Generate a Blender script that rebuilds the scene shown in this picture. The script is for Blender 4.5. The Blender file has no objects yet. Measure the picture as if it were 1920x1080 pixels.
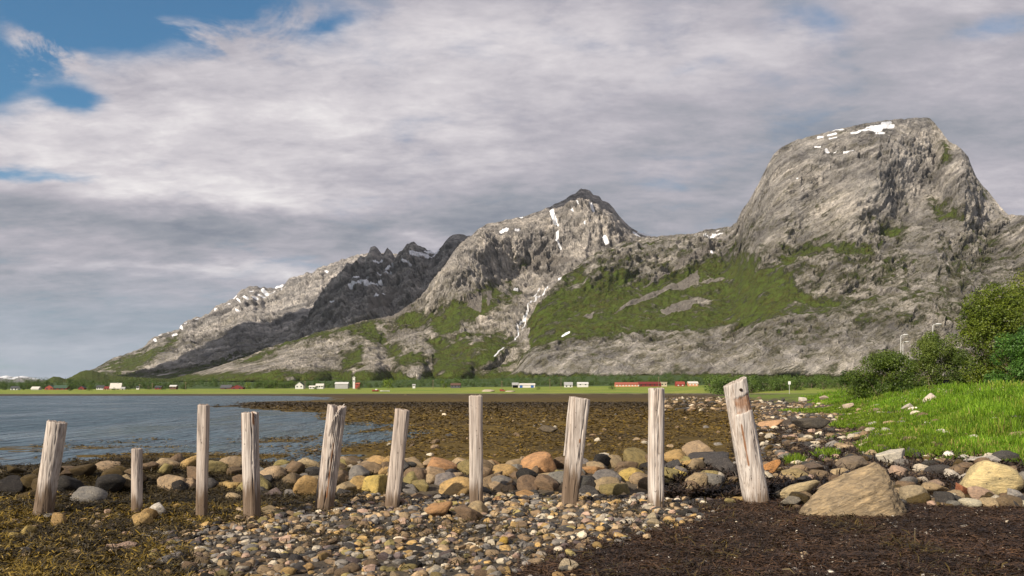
import bpy, bmesh, math, random
import numpy as np
from mathutils import Vector, Matrix
random.seed(5); rng = np.random.default_rng(11)
sc = bpy.context.scene; COL = sc.collection
F, HOR, CX, CZ = 1500.0, 736.0, 960.0, 1.65      # focal length and horizon in photo pixels, eye height in metres
W = -0.5                                          # water level
R = math.radians

def P(px, py, Y):
    return np.array([(px-CX)/F*Y, Y, CZ+(HOR-py)/F*Y])
def smooth(a, b, x):
    t = np.clip((x-a)/(b-a), 0, 1); return t*t*(3-2*t)
def ip(x, pts):
    pts = np.asarray(pts, float); return np.interp(x, pts[:,0], pts[:,1])

# ---------------------------------------------------------------- noise
def _h(i, j, k, s):
    h = (i*374761393 + j*668265263 + k*1440662683 + s*97531357) & 0xffffffff
    h = ((h ^ (h >> 13))*1274126177) & 0xffffffff
    return h ^ (h >> 16)
def gn(p, seed=0):
    p = np.asarray(p, float); f = np.floor(p); i = f.astype(np.int64); t = p-f
    u = t*t*t*(t*(t*6-15)+10); out = np.zeros(len(p))
    for a in (0,1):
        for b in (0,1):
            for c in (0,1):
                h = _h(i[:,0]+a, i[:,1]+b, i[:,2]+c, seed)
                d = (((h & 255)/127.5-1)*(t[:,0]-a) + (((h >> 8) & 255)/127.5-1)*(t[:,1]-b) + (((h >> 16) & 255)/127.5-1)*(t[:,2]-c))
                out += d*(u[:,0] if a else 1-u[:,0])*(u[:,1] if b else 1-u[:,1])*(u[:,2] if c else 1-u[:,2])
    return out*1.25
def fbm(p, o=4, g=.5, seed=0, ridged=False):
    p = np.asarray(p, float); s = np.zeros(len(p)); a = 1.; n = 0.
    for k in range(o):
        v = gn(p, seed+k*17)
        s += a*((1-2*np.abs(v)) if ridged else v); n += a; a *= g; p = p*2.03+7.1
    return s/n
def cells(p, seed=0):
    """cellular noise: nearest cell's random value, a second one, and the gap to the next cell"""
    p = np.asarray(p, float); i0 = np.floor(p).astype(np.int64); n = len(p); f1 = np.full(n, 9.); f2 = np.full(n, 9.); v1 = np.zeros(n); v2 = np.zeros(n)
    for a in (-1,0,1):
        for b in (-1,0,1):
            for c in (-1,0,1):
                i = i0+np.array([a,b,c]); h = _h(i[:,0], i[:,1], i[:,2], seed)
                q = i+np.stack([(h & 255)/255., ((h >> 8) & 255)/255., ((h >> 16) & 255)/255.], 1); d = np.sqrt(((p-q)**2).sum(1))
                v = ((h >> 5) & 1023)/1023.; u = ((h >> 19) & 1023)/1023.
                nw = d < f1; f2 = np.where(nw, f1, np.minimum(f2, d)); v1 = np.where(nw, v, v1); v2 = np.where(nw, u, v2); f1 = np.where(nw, d, f1)
    return v1, v2, f2-f1
def p2(x, y, s): return np.stack([np.ravel(x)*s, np.ravel(y)*s, np.zeros(np.size(x))], 1)

# ---------------------------------------------------------------- mesh helpers
def mesh_np(name, V, Q, mat, attrs=None, sm=True):
    V = np.ascontiguousarray(V, np.float32); Q = np.ascontiguousarray(Q, np.int32)
    me = bpy.data.meshes.new(name); k = Q.shape[1]
    me.vertices.add(len(V)); me.vertices.foreach_set('co', V.ravel())
    me.loops.add(Q.size); me.loops.foreach_set('vertex_index', Q.ravel())
    me.polygons.add(len(Q)); me.polygons.foreach_set('loop_start', np.arange(0, Q.size, k, dtype=np.int32))
    me.polygons.foreach_set('use_smooth', np.full(len(Q), sm, dtype=bool))
    me.update(calc_edges=True)
    for n, a in (attrs or {}).items():
        a = np.asarray(a, np.float32)
        if a.ndim == 1:
            at = me.attributes.new(n, 'FLOAT', 'POINT'); at.data.foreach_set('value', a)
        else:
            at = me.attributes.new(n, 'FLOAT_COLOR', 'POINT')
            at.data.foreach_set('color', np.concatenate([a, np.ones((len(a),1), np.float32)], 1).ravel())
    if mat: me.materials.append(mat)
    return me
def link(name, me, parent=None, loc=None):
    o = bpy.data.objects.new(name, me); COL.objects.link(o)
    if parent: o.parent = parent
    if loc is not None: o.location = loc
    return o
def empty(name, loc, rz=0):
    o = bpy.data.objects.new(name, None); COL.objects.link(o); o.location = loc; o.rotation_euler = (0,0,rz)
    o.empty_display_size = .2
    return o
def tag(o, label=None, cat=None, group=None, kind=None):
    if label: o['label'] = label
    if cat: o['category'] = cat
    if group: o['group'] = group
    if kind: o['kind'] = kind
    return o
def grid_quads(nr, nc):
    i = np.arange(nr*nc).reshape(nr, nc)
    return np.stack([i[:-1,:-1], i[:-1,1:], i[1:,1:], i[1:,:-1]], -1).reshape(-1, 4)
def copy_tree(o, parent=None):
    c = o.copy(); COL.objects.link(c)
    if parent: c.parent = parent
    for ch in list(o.children): copy_tree(ch, c)
    return c

# ---------------------------------------------------------------- materials
class NT:
    def __init__(s, name, world=False):
        if world:
            s.m = bpy.data.worlds.new(name); sc.world = s.m
        else: s.m = bpy.data.materials.new(name)
        s.m.use_nodes = True; s.t = s.m.node_tree; s.t.nodes.clear()
    def n(s, typ, ins=None, **kw):
        nd = s.t.nodes.new(typ)
        for k, v in kw.items(): setattr(nd, k, v)
        for k, v in (ins or {}).items(): s.set(nd.inputs[k], v)
        return nd
    def set(s, sock, v):
        if isinstance(v, bpy.types.NodeSocket): s.t.links.new(v, sock)
        elif isinstance(v, bpy.types.Node): s.t.links.new(v.outputs[0], sock)
        else:
            if isinstance(v, tuple) and len(v) == 3 and sock.type == 'RGBA': v = (*v, 1)
            sock.default_value = v
    def m_(s, op, a, b=0., c=0., clamp=False):
        return s.n('ShaderNodeMath', {0:a, 1:b, 2:c}, operation=op, use_clamp=clamp).outputs[0]
    def add(s, a, b): return s.m_('ADD', a, b)
    def mul(s, a, b): return s.m_('MULTIPLY', a, b)
    def sub(s, a, b): return s.m_('SUBTRACT', a, b)
    def rng(s, x, a, b, c=0., d=1., soft=True):
        return s.n('ShaderNodeMapRange', {0:x, 1:a, 2:b, 3:c, 4:d}, interpolation_type='SMOOTHSTEP' if soft else 'LINEAR').outputs[0]
    def mix(s, f, a, b, mode='MIX'):
        nd = s.n('ShaderNodeMix', data_type='RGBA', blend_type=mode, clamp_factor=True)
        s.set(nd.inputs[0], f); s.set(nd.inputs[6], a); s.set(nd.inputs[7], b); return nd.outputs[2]
    def noise(s, co, sc_, det=5., rough=.55, dist=0., dim='3D'):
        return s.n('ShaderNodeTexNoise', {'Vector':co, 'Scale':sc_, 'Detail':det, 'Roughness':rough, 'Distortion':dist}, noise_dimensions=dim).outputs[0]
    def vor(s, co, sc_, feat='F1', out=0, rnd=1.):
        return s.n('ShaderNodeTexVoronoi', {'Vector':co, 'Scale':sc_, 'Randomness':rnd}, feature=feat).outputs[out]
    def map(s, co, rot=(0,0,0), scl=(1,1,1), loc=(0,0,0)):
        return s.n('ShaderNodeMapping', {'Vector':co, 'Rotation':rot, 'Scale':scl, 'Location':loc}).outputs[0]
    def obj(s): return s.n('ShaderNodeTexCoord').outputs['Object']
    def attr(s, name, fac=True):
        return s.n('ShaderNodeAttribute', attribute_name=name).outputs['Fac' if fac else 'Color']
    def ramp(s, f, stops):
        nd = s.n('ShaderNodeValToRGB', {0:f}); e = nd.color_ramp.elements
        while len(e) < len(stops): e.new(.5)
        for q, (p, c) in zip(e, stops): q.position = p; q.color = (*c, 1) if len(c) == 3 else c
        return nd.outputs[0]
    def bump(s, h, strength, dist, normal=None):
        ins = {'Height':h, 'Strength':strength, 'Distance':dist}
        if normal: ins['Normal'] = normal
        return s.n('ShaderNodeBump', ins).outputs[0]
    def out(s, col, rough=.9, nrm=None, spec=.25, **kw):
        ins = {'Base Color':col, 'Roughness':rough, 'Specular IOR Level':spec}
        if nrm: ins['Normal'] = nrm
        ins.update(kw)
        b = s.n('ShaderNodeBsdfPrincipled', ins)
        s.n('ShaderNodeOutputMaterial', {0:b.outputs[0]}); return s.m

def plain(name, col, rough=.7, var=.25, scale=3.):
    t = NT(name); n = t.noise(t.obj(), scale, 6, .6)
    return t.out(t.mix(1., col, t.ramp(n, [(.25, (1-var,)*3), (.75, (1+var*.4,)*3)]), 'MULTIPLY'), rough)
# ---------------------------------------------------------------- camera, sun, sky
cam = bpy.data.cameras.new('camera'); co_ = bpy.data.objects.new('camera', cam); COL.objects.link(co_)
co_.location = (0,0,CZ); co_.rotation_euler = (R(90),0,0)
cam.sensor_width = 36; cam.lens = 36*F/1920; cam.shift_y = (HOR-540)/1920; cam.clip_start = .1; cam.clip_end = 90000
sc.camera = co_
SA, SE = R(44), R(30)                             # sun behind the viewer's left shoulder
SUN = np.array([-math.sin(SA)*math.cos(SE), -math.cos(SA)*math.cos(SE), math.sin(SE)])
sl = bpy.data.lights.new('sun', 'SUN'); sl.energy = 5.; sl.angle = R(.5); sl.color = (1,.885,.73)
so = bpy.data.objects.new('sun', sl); COL.objects.link(so)
so.rotation_euler = Vector(SUN).to_track_quat('Z','Y').to_euler()
sc.view_settings.view_transform = 'Standard'; sc.view_settings.look = 'None'
sc.view_settings.exposure = .38; sc.view_settings.gamma = 1

w = NT('World', True)
S = .1
sky = w.n('ShaderNodeTexSky', sky_type='NISHITA', sun_disc=False, sun_elevation=SE, sun_rotation=math.atan2(SUN[0], SUN[1]))
d = w.n('ShaderNodeTexCoord').outputs['Generated']
sx = w.n('ShaderNodeSeparateXYZ', {0:d}); X, Yd, Z = sx.outputs
ay = w.m_('MAXIMUM', w.m_('ABSOLUTE', Yd), .08)
zz = w.m_('MAXIMUM', w.add(Z, .19), .05)
plane = w.n('ShaderNodeCombineXYZ', {0:w.m_('DIVIDE', X, zz), 1:w.m_('DIVIDE', Yd, zz), 2:0.}).outputs[0]
wn = w.n('ShaderNodeTexNoise', {'Vector':plane, 'Scale':1.6, 'Detail':6., 'Roughness':.6})
wsep = w.n('ShaderNodeSeparateColor', {0:wn.outputs[1]})
A_ = w.add(w.m_('DIVIDE', X, ay), w.mul(w.sub(wsep.outputs[0], .5), .22))
E_ = w.add(w.m_('DIVIDE', Z, ay), w.mul(w.sub(wsep.outputs[1], .5), .10))
def G(px, py, rx, ry, tilt=0.):
    a0, e0 = (px-CX)/F, (HOR-py)/F
    da = w.sub(A_, a0); de = w.sub(w.sub(E_, e0), w.mul(da, tilt))
    q = w.add(w.m_('POWER', w.m_('ABSOLUTE', w.mul(da, F/rx)), 2.), w.m_('POWER', w.m_('ABSOLUTE', w.mul(de, F/ry)), 2.))
    return w.m_('EXPONENT', w.mul(q, -1.))
def acc(lst):
    v = None
    for wt, g in lst:
        t = w.mul(G(*g), wt); v = t if v is None else w.add(v, t)
    return v
n1 = w.noise(plane, 1.5, 9, .56, .4)
n2 = w.noise(w.map(plane, loc=(3.1,1.7,0), rot=(0,0,.25), scl=(.55,1.,1)), 2.4, 8, .55, .3)
n3 = w.noise(w.map(plane, loc=(9,4,2), scl=(.8,1.15,1)), 5.5, 8, .62, .2)
hole = acc([(1.15,(250,20,320,74,0.)), (.9,(-10,120,150,75,0.)), (.62,(165,178,60,25,-.1)), (.5,(20,300,80,15,0.)), (.45,(120,318,80,12,0.)), (.35,(600,60,60,20,.2)), (.27,(1540,35,80,40,0.)),
            (.36,(1900,32,90,25,.2)), (.12,(1250,140,150,20,.5))])
wisp = w.mul(w.rng(w.noise(plane, 4.5, 6, .65, .5), .40, .62), acc([(.95,(80,75,90,38,-.3)), (.62,(380,50,95,45,-.25)), (.5,(60,130,110,22,.1)), (.35,(530,55,60,50,0.))]))
n5 = w.noise(w.map(plane, loc=(5,1,2), scl=(.75,1.3,1)), 24., 6, .65, .3)
n4 = w.noise(w.map(plane, loc=(2,8,5), scl=(.7,1.3,1), rot=(0,0,.15)), 10., 8, .66, .3)
dens = w.add(w.sub(w.add(w.mul(w.sub(n1,.5), 1.0), .62), hole), wisp)
cover = w.rng(w.add(dens, w.add(w.mul(w.sub(n3,.5),.55), w.mul(w.sub(n4,.5),.30))), .0, .60)
bright = acc([(.27,(560,190,420,110,.02)), (.36,(480,368,300,34,-.05)), (.2,(230,300,260,70,0.)), (.16,(60,230,150,80,0.)), (.17,(1000,60,330,80,0.)), (-.22,(330,405,520,36,-.05)), (-.26,(1000,415,330,50,.03)), (-.1,(60,360,240,26,-.1)),
              (-.12,(1500,300,300,120,0.)), (.07,(1300,120,300,60,.1)), (-.12,(200,560,300,100,0.)), (.16,(480,500,260,22,.05)), (.32,(800,455,70,16,-.1)), (.1,(900,290,300,40,0.)), (-.08,(700,260,200,20,0.)), (.13,(1900,385,110,60,0.)), (-.05,(1600,440,500,40,0.)),
              (.14,(300,500,300,12,.02)), (.12,(160,650,300,14,0.)), (-.12,(150,610,300,20,0.))])
br = w.add(w.add(w.mul(w.sub(n2,.5), .66), w.add(w.mul(w.sub(n3,.5), .66), w.add(w.mul(w.sub(n4,.5), .36), w.mul(w.sub(n5,.5), .14)))), w.add(bright, .45))
cl = w.ramp(br, [(.05,(.15,.172,.215)), (.28,(.25,.26,.295)), (.5,(.368,.350,.388)), (.72,(.53,.50,.522)), (.95,(.74,.71,.70))])
hz = w.rng(E_, .0, .2, 1., 0.)
cl = w.mix(w.mul(hz, .6), cl, (.27,.36,.44))
cl = w.n('ShaderNodeVectorMath', {0:cl, 'Scale':1/S}, operation='SCALE').outputs[0]
blue = w.mix(1., sky.outputs[0], (.42,.77,.92), 'MULTIPLY')
fin = w.mix(cover, blue, cl)
bg = w.n('ShaderNodeBackground', {0:fin, 1:S})
w.n('ShaderNodeOutputWorld', {0:bg.outputs[0]})
# ---------------------------------------------------------------- mountains
def mountain_mat(name, rock=(.36,.31,.26), dark=(.15,.135,.12), strata=(0,0,0), stretch=(1,1,1), cell=1.):
    t = NT(name); o = t.obj()
    big = t.noise(o, .004/cell, 6, .6); mid = t.noise(o, .02/cell, 8, .68, .3)
    st = t.noise(t.map(t.map(o, rot=strata), scl=stretch), .045/cell, 7, .62, .5)
    fine = t.noise(o, .11/cell, 8, .78)
    wob = t.n('ShaderNodeTexNoise', {'Vector':o, 'Scale':.02/cell, 'Detail':4.}); wo = t.n('ShaderNodeVectorMath', {0:wob.outputs[1], 'Scale':34*cell}, operation='SCALE').outputs[0]
    ow = t.n('ShaderNodeVectorMath', {0:o, 1:wo}, operation='ADD').outputs[0]
    jn = t.map(t.map(ow, rot=strata), scl=stretch)
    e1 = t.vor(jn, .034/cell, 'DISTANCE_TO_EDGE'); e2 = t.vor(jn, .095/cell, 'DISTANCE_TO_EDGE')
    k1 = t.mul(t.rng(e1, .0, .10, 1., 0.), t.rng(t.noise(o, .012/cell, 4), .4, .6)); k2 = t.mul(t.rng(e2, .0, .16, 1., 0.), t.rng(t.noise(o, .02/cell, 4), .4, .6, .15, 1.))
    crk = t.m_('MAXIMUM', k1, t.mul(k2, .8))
    v = t.add(t.add(t.mul(big,.25), t.mul(mid,.35)), t.add(t.mul(st,.45), t.mul(fine,.30)))
    c = t.ramp(v, [(.51, tuple(x*.5 for x in dark)), (.57, dark), (.625, tuple((a+b)/2 for a, b in zip(rock, dark))), (.675, rock), (.76, tuple(min(1,x*1.3) for x in rock))])
    c = t.mix(1., c, t.ramp(t.attr('tone'), [(.15,(.74,.74,.75)), (.85,(1.22,1.2,1.18))]), 'MULTIPLY')
    c = t.mix(t.m_('MAXIMUM', t.mul(crk, .30), t.mul(t.attr('crk'), .66)), c, tuple(x*.42 for x in dark))  # crack lines darkened in colour: joints plus the narrow shade painted into them
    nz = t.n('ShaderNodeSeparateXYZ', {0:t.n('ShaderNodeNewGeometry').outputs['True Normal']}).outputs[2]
    c = t.mix(1., c, t.ramp(t.noise(o, .0045/cell, 5, .6), [(.36,(.82,.82,.83)), (.5,(1.08,1.07,1.06)), (.64,(1.38,1.35,1.31))]), 'MULTIPLY')
    sk_ = t.noise(t.map(t.map(ow, rot=strata), scl=(.10,.4,1.)), .022/cell, 6, .62, .3); c = t.mix(1., c, t.ramp(sk_, [(.36,(.60,.60,.61)), (.45,(.98,.98,.98)), (.53,(1.22,1.21,1.19)), (.63,(1.55,1.53,1.49))]), 'MULTIPLY')
    steep_dk = t.mul(t.rng(nz, .42, .12), t.rng(t.noise(t.map(o, scl=(1.5,1.,.18)), .03/cell, 6, .7), .42, .62)); c = t.mix(t.mul(steep_dk, .42), c, tuple(x*.5 for x in dark))  # steep faces get darker vertical streaks
    zc = t.n('ShaderNodeSeparateXYZ', {0:o}).outputs[2]
    ms = t.mul(t.rng(zc, 620., 180.), t.rng(t.noise(o, .03/cell, 8, .75), .46, .60)); c = t.mix(t.mul(ms, .42), c, (.205,.185,.085))
    # grey scree and thin turf
    c = t.mix(t.mul(t.attr('scree'), .85), c, t.mix(fine, (.24,.215,.19), (.36,.325,.29)))
    vn = t.add(t.mul(t.noise(o, .024/cell, 9, .76), .62), t.mul(t.noise(t.map(t.map(o, rot=(0,R(33),0)), scl=(.2,.5,1.3)), .035, 8, .72), .38))
    vg = t.rng(t.add(t.attr('veg'), t.mul(t.sub(vn,.5), 5.6)), -.26, .34); vw = t.rng(t.add(t.attr('veg'), t.mul(t.sub(vn,.5), 6.5)), -.8, .15)
    c = t.mix(t.mul(vw, .42), c, (.22,.195,.09))
    turf = t.mix(t.rng(t.noise(o, .05, 8, .8), .40, .60), t.mix(t.noise(o, .012, 4), (.036,.072,.012), (.125,.10,.034)), (.10,.142,.025))
    c = t.mix(vg, c, turf)
    sn = t.rng(t.add(t.attr('snow'), t.mul(t.sub(t.noise(o, .035, 6, .7),.5), 1.2)), -.34, -.04)
    c = t.mix(sn, c, (.80,.81,.83))
    h = t.sub(t.add(t.mul(mid, 1.0), t.add(t.mul(st, 1.3), t.mul(fine, .75))), t.mul(crk, .30))
    nb = t.bump(t.mul(h, t.mul(t.rng(sn, 0., 1., 1., .1), t.rng(vg, 0., 1., 1., .45))), 1., 34*cell)
    return t.out(c, .95, nb, .1)

def poly_sd(x, y, poly):
    """signed distance to a polygon, positive inside"""
    poly = np.asarray(poly, float); d = np.full(x.shape, 1e9); ins = np.zeros(x.shape, bool)
    for (ax, ay), (bx, by) in zip(poly, np.roll(poly, -1, 0)):
        ex, ey = bx-ax, by-ay; t = np.clip(((x-ax)*ex+(y-ay)*ey)/(ex*ex+ey*ey+1e-9), 0, 1)
        d = np.minimum(d, (x-ax-t*ex)**2+(y-ay-t*ey)**2)
        if ay != by: ins ^= ((ay > y) != (by > y)) & (x < (bx-ax)*(y-ay)/(by-ay)+ax)
    d = np.sqrt(d); return np.where(ins, d, -d)
def strokes_sd(x, y, st):
    d = np.full(x.shape, -1e3)
    for ax, ay, bx, by, r in st:
        ex, ey = bx-ax, by-ay; t = np.clip(((x-ax)*ex+(y-ay)*ey)/(ex*ex+ey*ey+1e-9), 0, 1)
        d = np.maximum(d, (r-np.sqrt((x-ax-t*ex)**2+(y-ay-t*ey)**2))/r)
    return d
Z1 = lambda x, y: (150+x/2.954, 400+y/2.954)
Z2 = lambda x, y: (700+x/2.7, 340+y/2.7)
Z3 = lambda x, y: (1280+x/3, 200+y/3)
Z4 = lambda x, y: (1280+x/3, 440+y/3)
def zs(Zf, k, st): return [(*Zf(a,b), *Zf(c,d_), r/k) for a,b,c,d_,r in st]
def zp(Zf, pts): return [Zf(*p) for p in pts]

def loft(name, x0, x1, nc, sky, ysky, foot, yfoot, prof, mat, ymod=None, amp=1., bumps=(), veg=(), vegall=None, scree=(), snow=(), slab=(35,(3.,1.6,1.),1.), upfade=0., dip=None, ledge=0., back=(1.25,.5), seed=0, px_rows=2.2, wob=1.):
    px = np.linspace(x0, x1, nc); sk = ip(px, sky); sk = sk + wob*gn(np.stack([px*.11, px*0+seed, px*0],1), seed)*2.2*np.clip((foot-sk)/60,0,1)
    ft = np.full(nc, float(foot)); sk = np.minimum(sk, ft-1.)
    ys = ip(px, ysky) if isinstance(ysky, (list,)) else np.full(nc, float(ysky))
    yf = ip(px, yfoot) if isinstance(yfoot, (list,)) else np.full(nc, float(yfoot))
    nr = int((ft.max()-sk.min())/px_rows); f = np.linspace(0, 1, nr)
    prof = np.asarray(prof, float)
    # smooth profile of depth against screen height
    yfr = np.interp(f, prof[:,0], prof[:,1]); k = max(3, nr//16)
    yfr = np.convolve(np.pad(yfr, k, mode='edge'), np.ones(2*k+1)/(2*k+1), 'valid'); yfr = (yfr-yfr[0])/(yfr[-1]-yfr[0])
    FY, _ = np.meshgrid(f, px, indexing='ij')
    PX = np.tile(px, (nr,1)); PY = ft[None]+(sk-ft)[None]*f[:,None]
    Y = yf[None]+(ys-yf)[None]*yfr[:,None]
    if ymod is not None: Y = Y+ymod(PX, PY, FY)
    for cx, cy, rx, ry, a in bumps:
        q = ((PX-cx)/rx)**2+((PY-cy)/ry)**2
        Y = Y-a*np.clip(1-q, 0, 1)**.9
    Xw = (PX-CX)/F*Y; Zw = CZ+(HOR-PY)/F*Y
    p = np.stack([Xw, Y, Zw], -1).reshape(-1, 3)
    # relief: spurs, gullies, ledges
    taper = (np.minimum(1, FY*6)).ravel()*np.clip((ft-sk)[None]/130, 0, 1).repeat(nr,0).ravel()
    q = p*np.array([1,.7,.55])
    dsp = fbm(q/420, 3, .5, seed, True)*46 + fbm(q/120, 3, .5, seed+5, True)*20 + fbm(p/38, 4, .6, seed+9, True)*13
    if ledge:
        dn = np.asarray(dip, float); dn /= np.linalg.norm(dn)
        s = p@dn; s = s/46+1.4*fbm(p/170, 3, .5, seed+3)+.5*fbm(p/38, 2, .5, seed+4)
        fr = s-np.floor(s); led = np.where(fr < .25, fr/.25, (1-fr)/.75)
        s2 = (p@dn)/17+2.2*fbm(p/90, 3, .5, seed+8); fr2 = s2-np.floor(s2); led2 = np.where(fr2 < .27, fr2/.27, (1-fr2)/.73)
        lm = np.clip(.5+1.6*fbm(p/200, 2, .5, seed+12), 0, 1)
        dsp = dsp+(led*24*lm+led2*11)*ledge
    sa, sc3, sw = slab; cs_a, sn_a = math.cos(R(sa)), math.sin(R(sa))
    pr = np.stack([p[:,0]*cs_a+p[:,2]*sn_a, p[:,1], -p[:,0]*sn_a+p[:,2]*cs_a], 1); pr = pr+np.stack([fbm(p/60, 3, .55, seed+70+k_)*26 for k_ in range(3)], 1)
    sz = np.clip(np.median(p[:,1])/2300, .8, 2.)
    a1, b1, g1 = cells(pr/(np.array(sc3)*30*sz), seed+80); a2, b2, g2 = cells(pr/(np.array(sc3)*11*sz), seed+81)
    u1 = pr[:,2]/(sc3[2]*30*sz); u2 = pr[:,2]/(sc3[2]*11*sz)
    vq = np.full(len(p), -1.)
    for pl in veg: vq = np.maximum(vq, np.clip(poly_sd(PX.ravel(), PY.ravel(), pl)/20, -1, 1))
    vk = 1-.72*smooth(-.2, .8, vq)
    dsp = (dsp+30*fbm(np.stack([pr[:,0]/330, pr[:,1]/150, pr[:,2]/48], 1), 4, .5, seed+90, True)*(1 if sw else 0))*(.45+.55*vk)
    rg = np.clip(.62+1.3*fbm(p/240, 2, .5, seed+82), .12, 1.25)*vk
    dsp = dsp+sw*rg*((a1-.5)*38+(a2-.5)*15)*sz
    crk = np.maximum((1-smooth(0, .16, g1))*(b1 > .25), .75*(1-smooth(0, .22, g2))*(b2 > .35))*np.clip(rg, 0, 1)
    dsp = dsp-sw*crk*7*sz
    dsp = dsp*(1-upfade*smooth(.42,.66,FY.ravel())*smooth(1380,1450,PX.ravel()))
    dsp = dsp*amp*taper*np.clip(p[:,1]/2600, .45, 1.6)
    du = (Xw*0+1)
    nrm = np.array([-.15, -.85, .5])
    fade = np.clip((1-FY)*9, .12, 1).ravel()
    p = p+nrm[None]*(dsp*fade)[:,None]
    G3 = p.reshape(nr, nc, 3)
    # back of the ridge so it has a far side
    tb = G3[-1]; rows = []
    for u in (.12, .4, .7, 1.):
        r_ = tb.copy(); r_[:,1] = tb[:,1]*(1+(back[0]-1)*u); r_[:,0] = tb[:,0]*(1+(back[0]-1)*u); r_[:,2] = np.maximum(tb[:,2]*(1-u**1.3), 0.); rows.append(r_[None])
    G3 = np.concatenate([G3]+rows, 0); nr2 = G3.shape[0]
    x, y = PX.ravel(), PY.ravel(); ext = lambda a: np.concatenate([a, np.tile(a.reshape(nr,nc)[-1], 4)])
    wx = x+4*fbm(p/70, 3, .6, 3); wy = y+3.5*fbm(p/70, 3, .6, 4)
    V = np.full(x.shape, -1.)
    for pl in veg: V = np.maximum(V, np.clip(poly_sd(wx, wy, pl)/20, -1, .46))
    if vegall is not None: V = np.maximum(V, vegall(x, y, p))
    V = V-1.5*smooth(.12,.5,fbm((p@np.array([[.8,0,-.6],[0,1,0],[.6,0,.8]]).T)*np.array([1/260,1/200,1/70]), 4, .6, seed+60))*(V > -.4)
    Sc = np.zeros(x.shape)
    for pl in scree: Sc = np.maximum(Sc, np.clip(poly_sd(wx, wy, pl)/3+.3, 0, 1))
    V = np.where(Sc > .3, np.minimum(V, .6-1.8*Sc), V)
    Sn = np.clip(strokes_sd(x+1.6*fbm(p/30,2,.5,6), y+1.2*fbm(p/30,2,.5,7), snow), -1.5, 1) if len(snow) else np.full(x.shape, -1.5)
    me = mesh_np(name, G3.reshape(-1,3), grid_quads(nr2, nc), mat, {'veg':ext(V), 'snow':ext(Sn), 'scree':ext(Sc), 'crk':ext(crk*taper), 'tone':ext(.6*a1+.4*a2)})
    o = link(name, me); o['kind'] = 'structure'
    return o

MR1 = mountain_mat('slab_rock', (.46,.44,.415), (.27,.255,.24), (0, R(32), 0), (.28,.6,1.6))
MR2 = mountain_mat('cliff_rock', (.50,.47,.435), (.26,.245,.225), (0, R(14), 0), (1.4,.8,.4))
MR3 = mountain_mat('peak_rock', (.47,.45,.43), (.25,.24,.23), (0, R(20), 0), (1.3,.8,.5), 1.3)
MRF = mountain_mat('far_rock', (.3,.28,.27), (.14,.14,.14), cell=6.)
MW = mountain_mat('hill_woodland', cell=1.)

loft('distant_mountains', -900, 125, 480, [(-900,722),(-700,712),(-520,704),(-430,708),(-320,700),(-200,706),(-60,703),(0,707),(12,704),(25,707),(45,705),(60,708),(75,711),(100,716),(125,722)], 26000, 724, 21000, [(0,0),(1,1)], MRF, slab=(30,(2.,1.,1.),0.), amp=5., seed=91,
     snow=[(-40,708,-10,706,3),(0,707,22,706,2.6),(28,708,34,709,2.),(40,707,52,708,2.2),(58,710,70,712,1.6),(10,711,30,712,1.)])

skyA = [(20,724),(60,721),(120,712),(180,690),(212,672),(245,661),(270,651),(290,632),(320,622),(340,618),(355,600),(375,595),(390,591),(405,575),(425,567),(440,559),(455,543),(470,538),(480,536),(490,540),(505,541),(525,536),(535,533),(545,522),(560,519),(575,512),(585,513),(600,502),(620,496),(640,488),(655,483),(667,479),(700,474),(780,480)]
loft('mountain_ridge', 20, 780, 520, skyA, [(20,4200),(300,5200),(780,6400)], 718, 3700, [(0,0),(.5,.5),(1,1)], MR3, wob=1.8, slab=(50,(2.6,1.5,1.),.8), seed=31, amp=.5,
     veg=[zp(Z1,[(60,880),(250,800),(430,760),(560,700),(520,760),(300,900)])], vegall=lambda x,y,p: np.clip((y-700)/12,-1,.4)-.1,
     snow=zs(Z1, 2.954, [(1015,430,1050,470,10),(1050,470,1085,450,9),(1090,410,1120,405,9),(925,490,960,515,6),(980,495,1010,510,5),(1005,475,1040,495,7),(890,568,905,570,5),(838,522,842,522,5),(565,650,585,660,10),(525,690,545,683,5),(430,718,435,722,7),(370,740,366,742,6),(455,690,470,684,5),(600,640,612,630,5),(650,600,660,592,4),(760,560,775,556,5),(850,470,868,462,6),(890,500,905,512,5),(950,450,965,446,5),(1130,440,1140,452,5),(1365,335,1380,338,6),(480,680,500,675,5)]))
skyB = [(150,722),(230,714),(300,700),(400,677),(480,652),(540,624),(585,592),(605,562),(622,532),(640,510),(652,494),(660,497),(668,490),(673,484),(677,481),(685,483),(691,478),(695,467),(703,462),(710,468),(716,478),(720,476),(727,465),(734,472),(742,484),(748,477),(757,469),(764,458),(771,455),(780,459),(793,465),(803,471),(818,475),(824,470),(832,460),(841,447),(852,442),(862,441),(875,444),(890,444),(960,480),(1000,520)]
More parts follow.
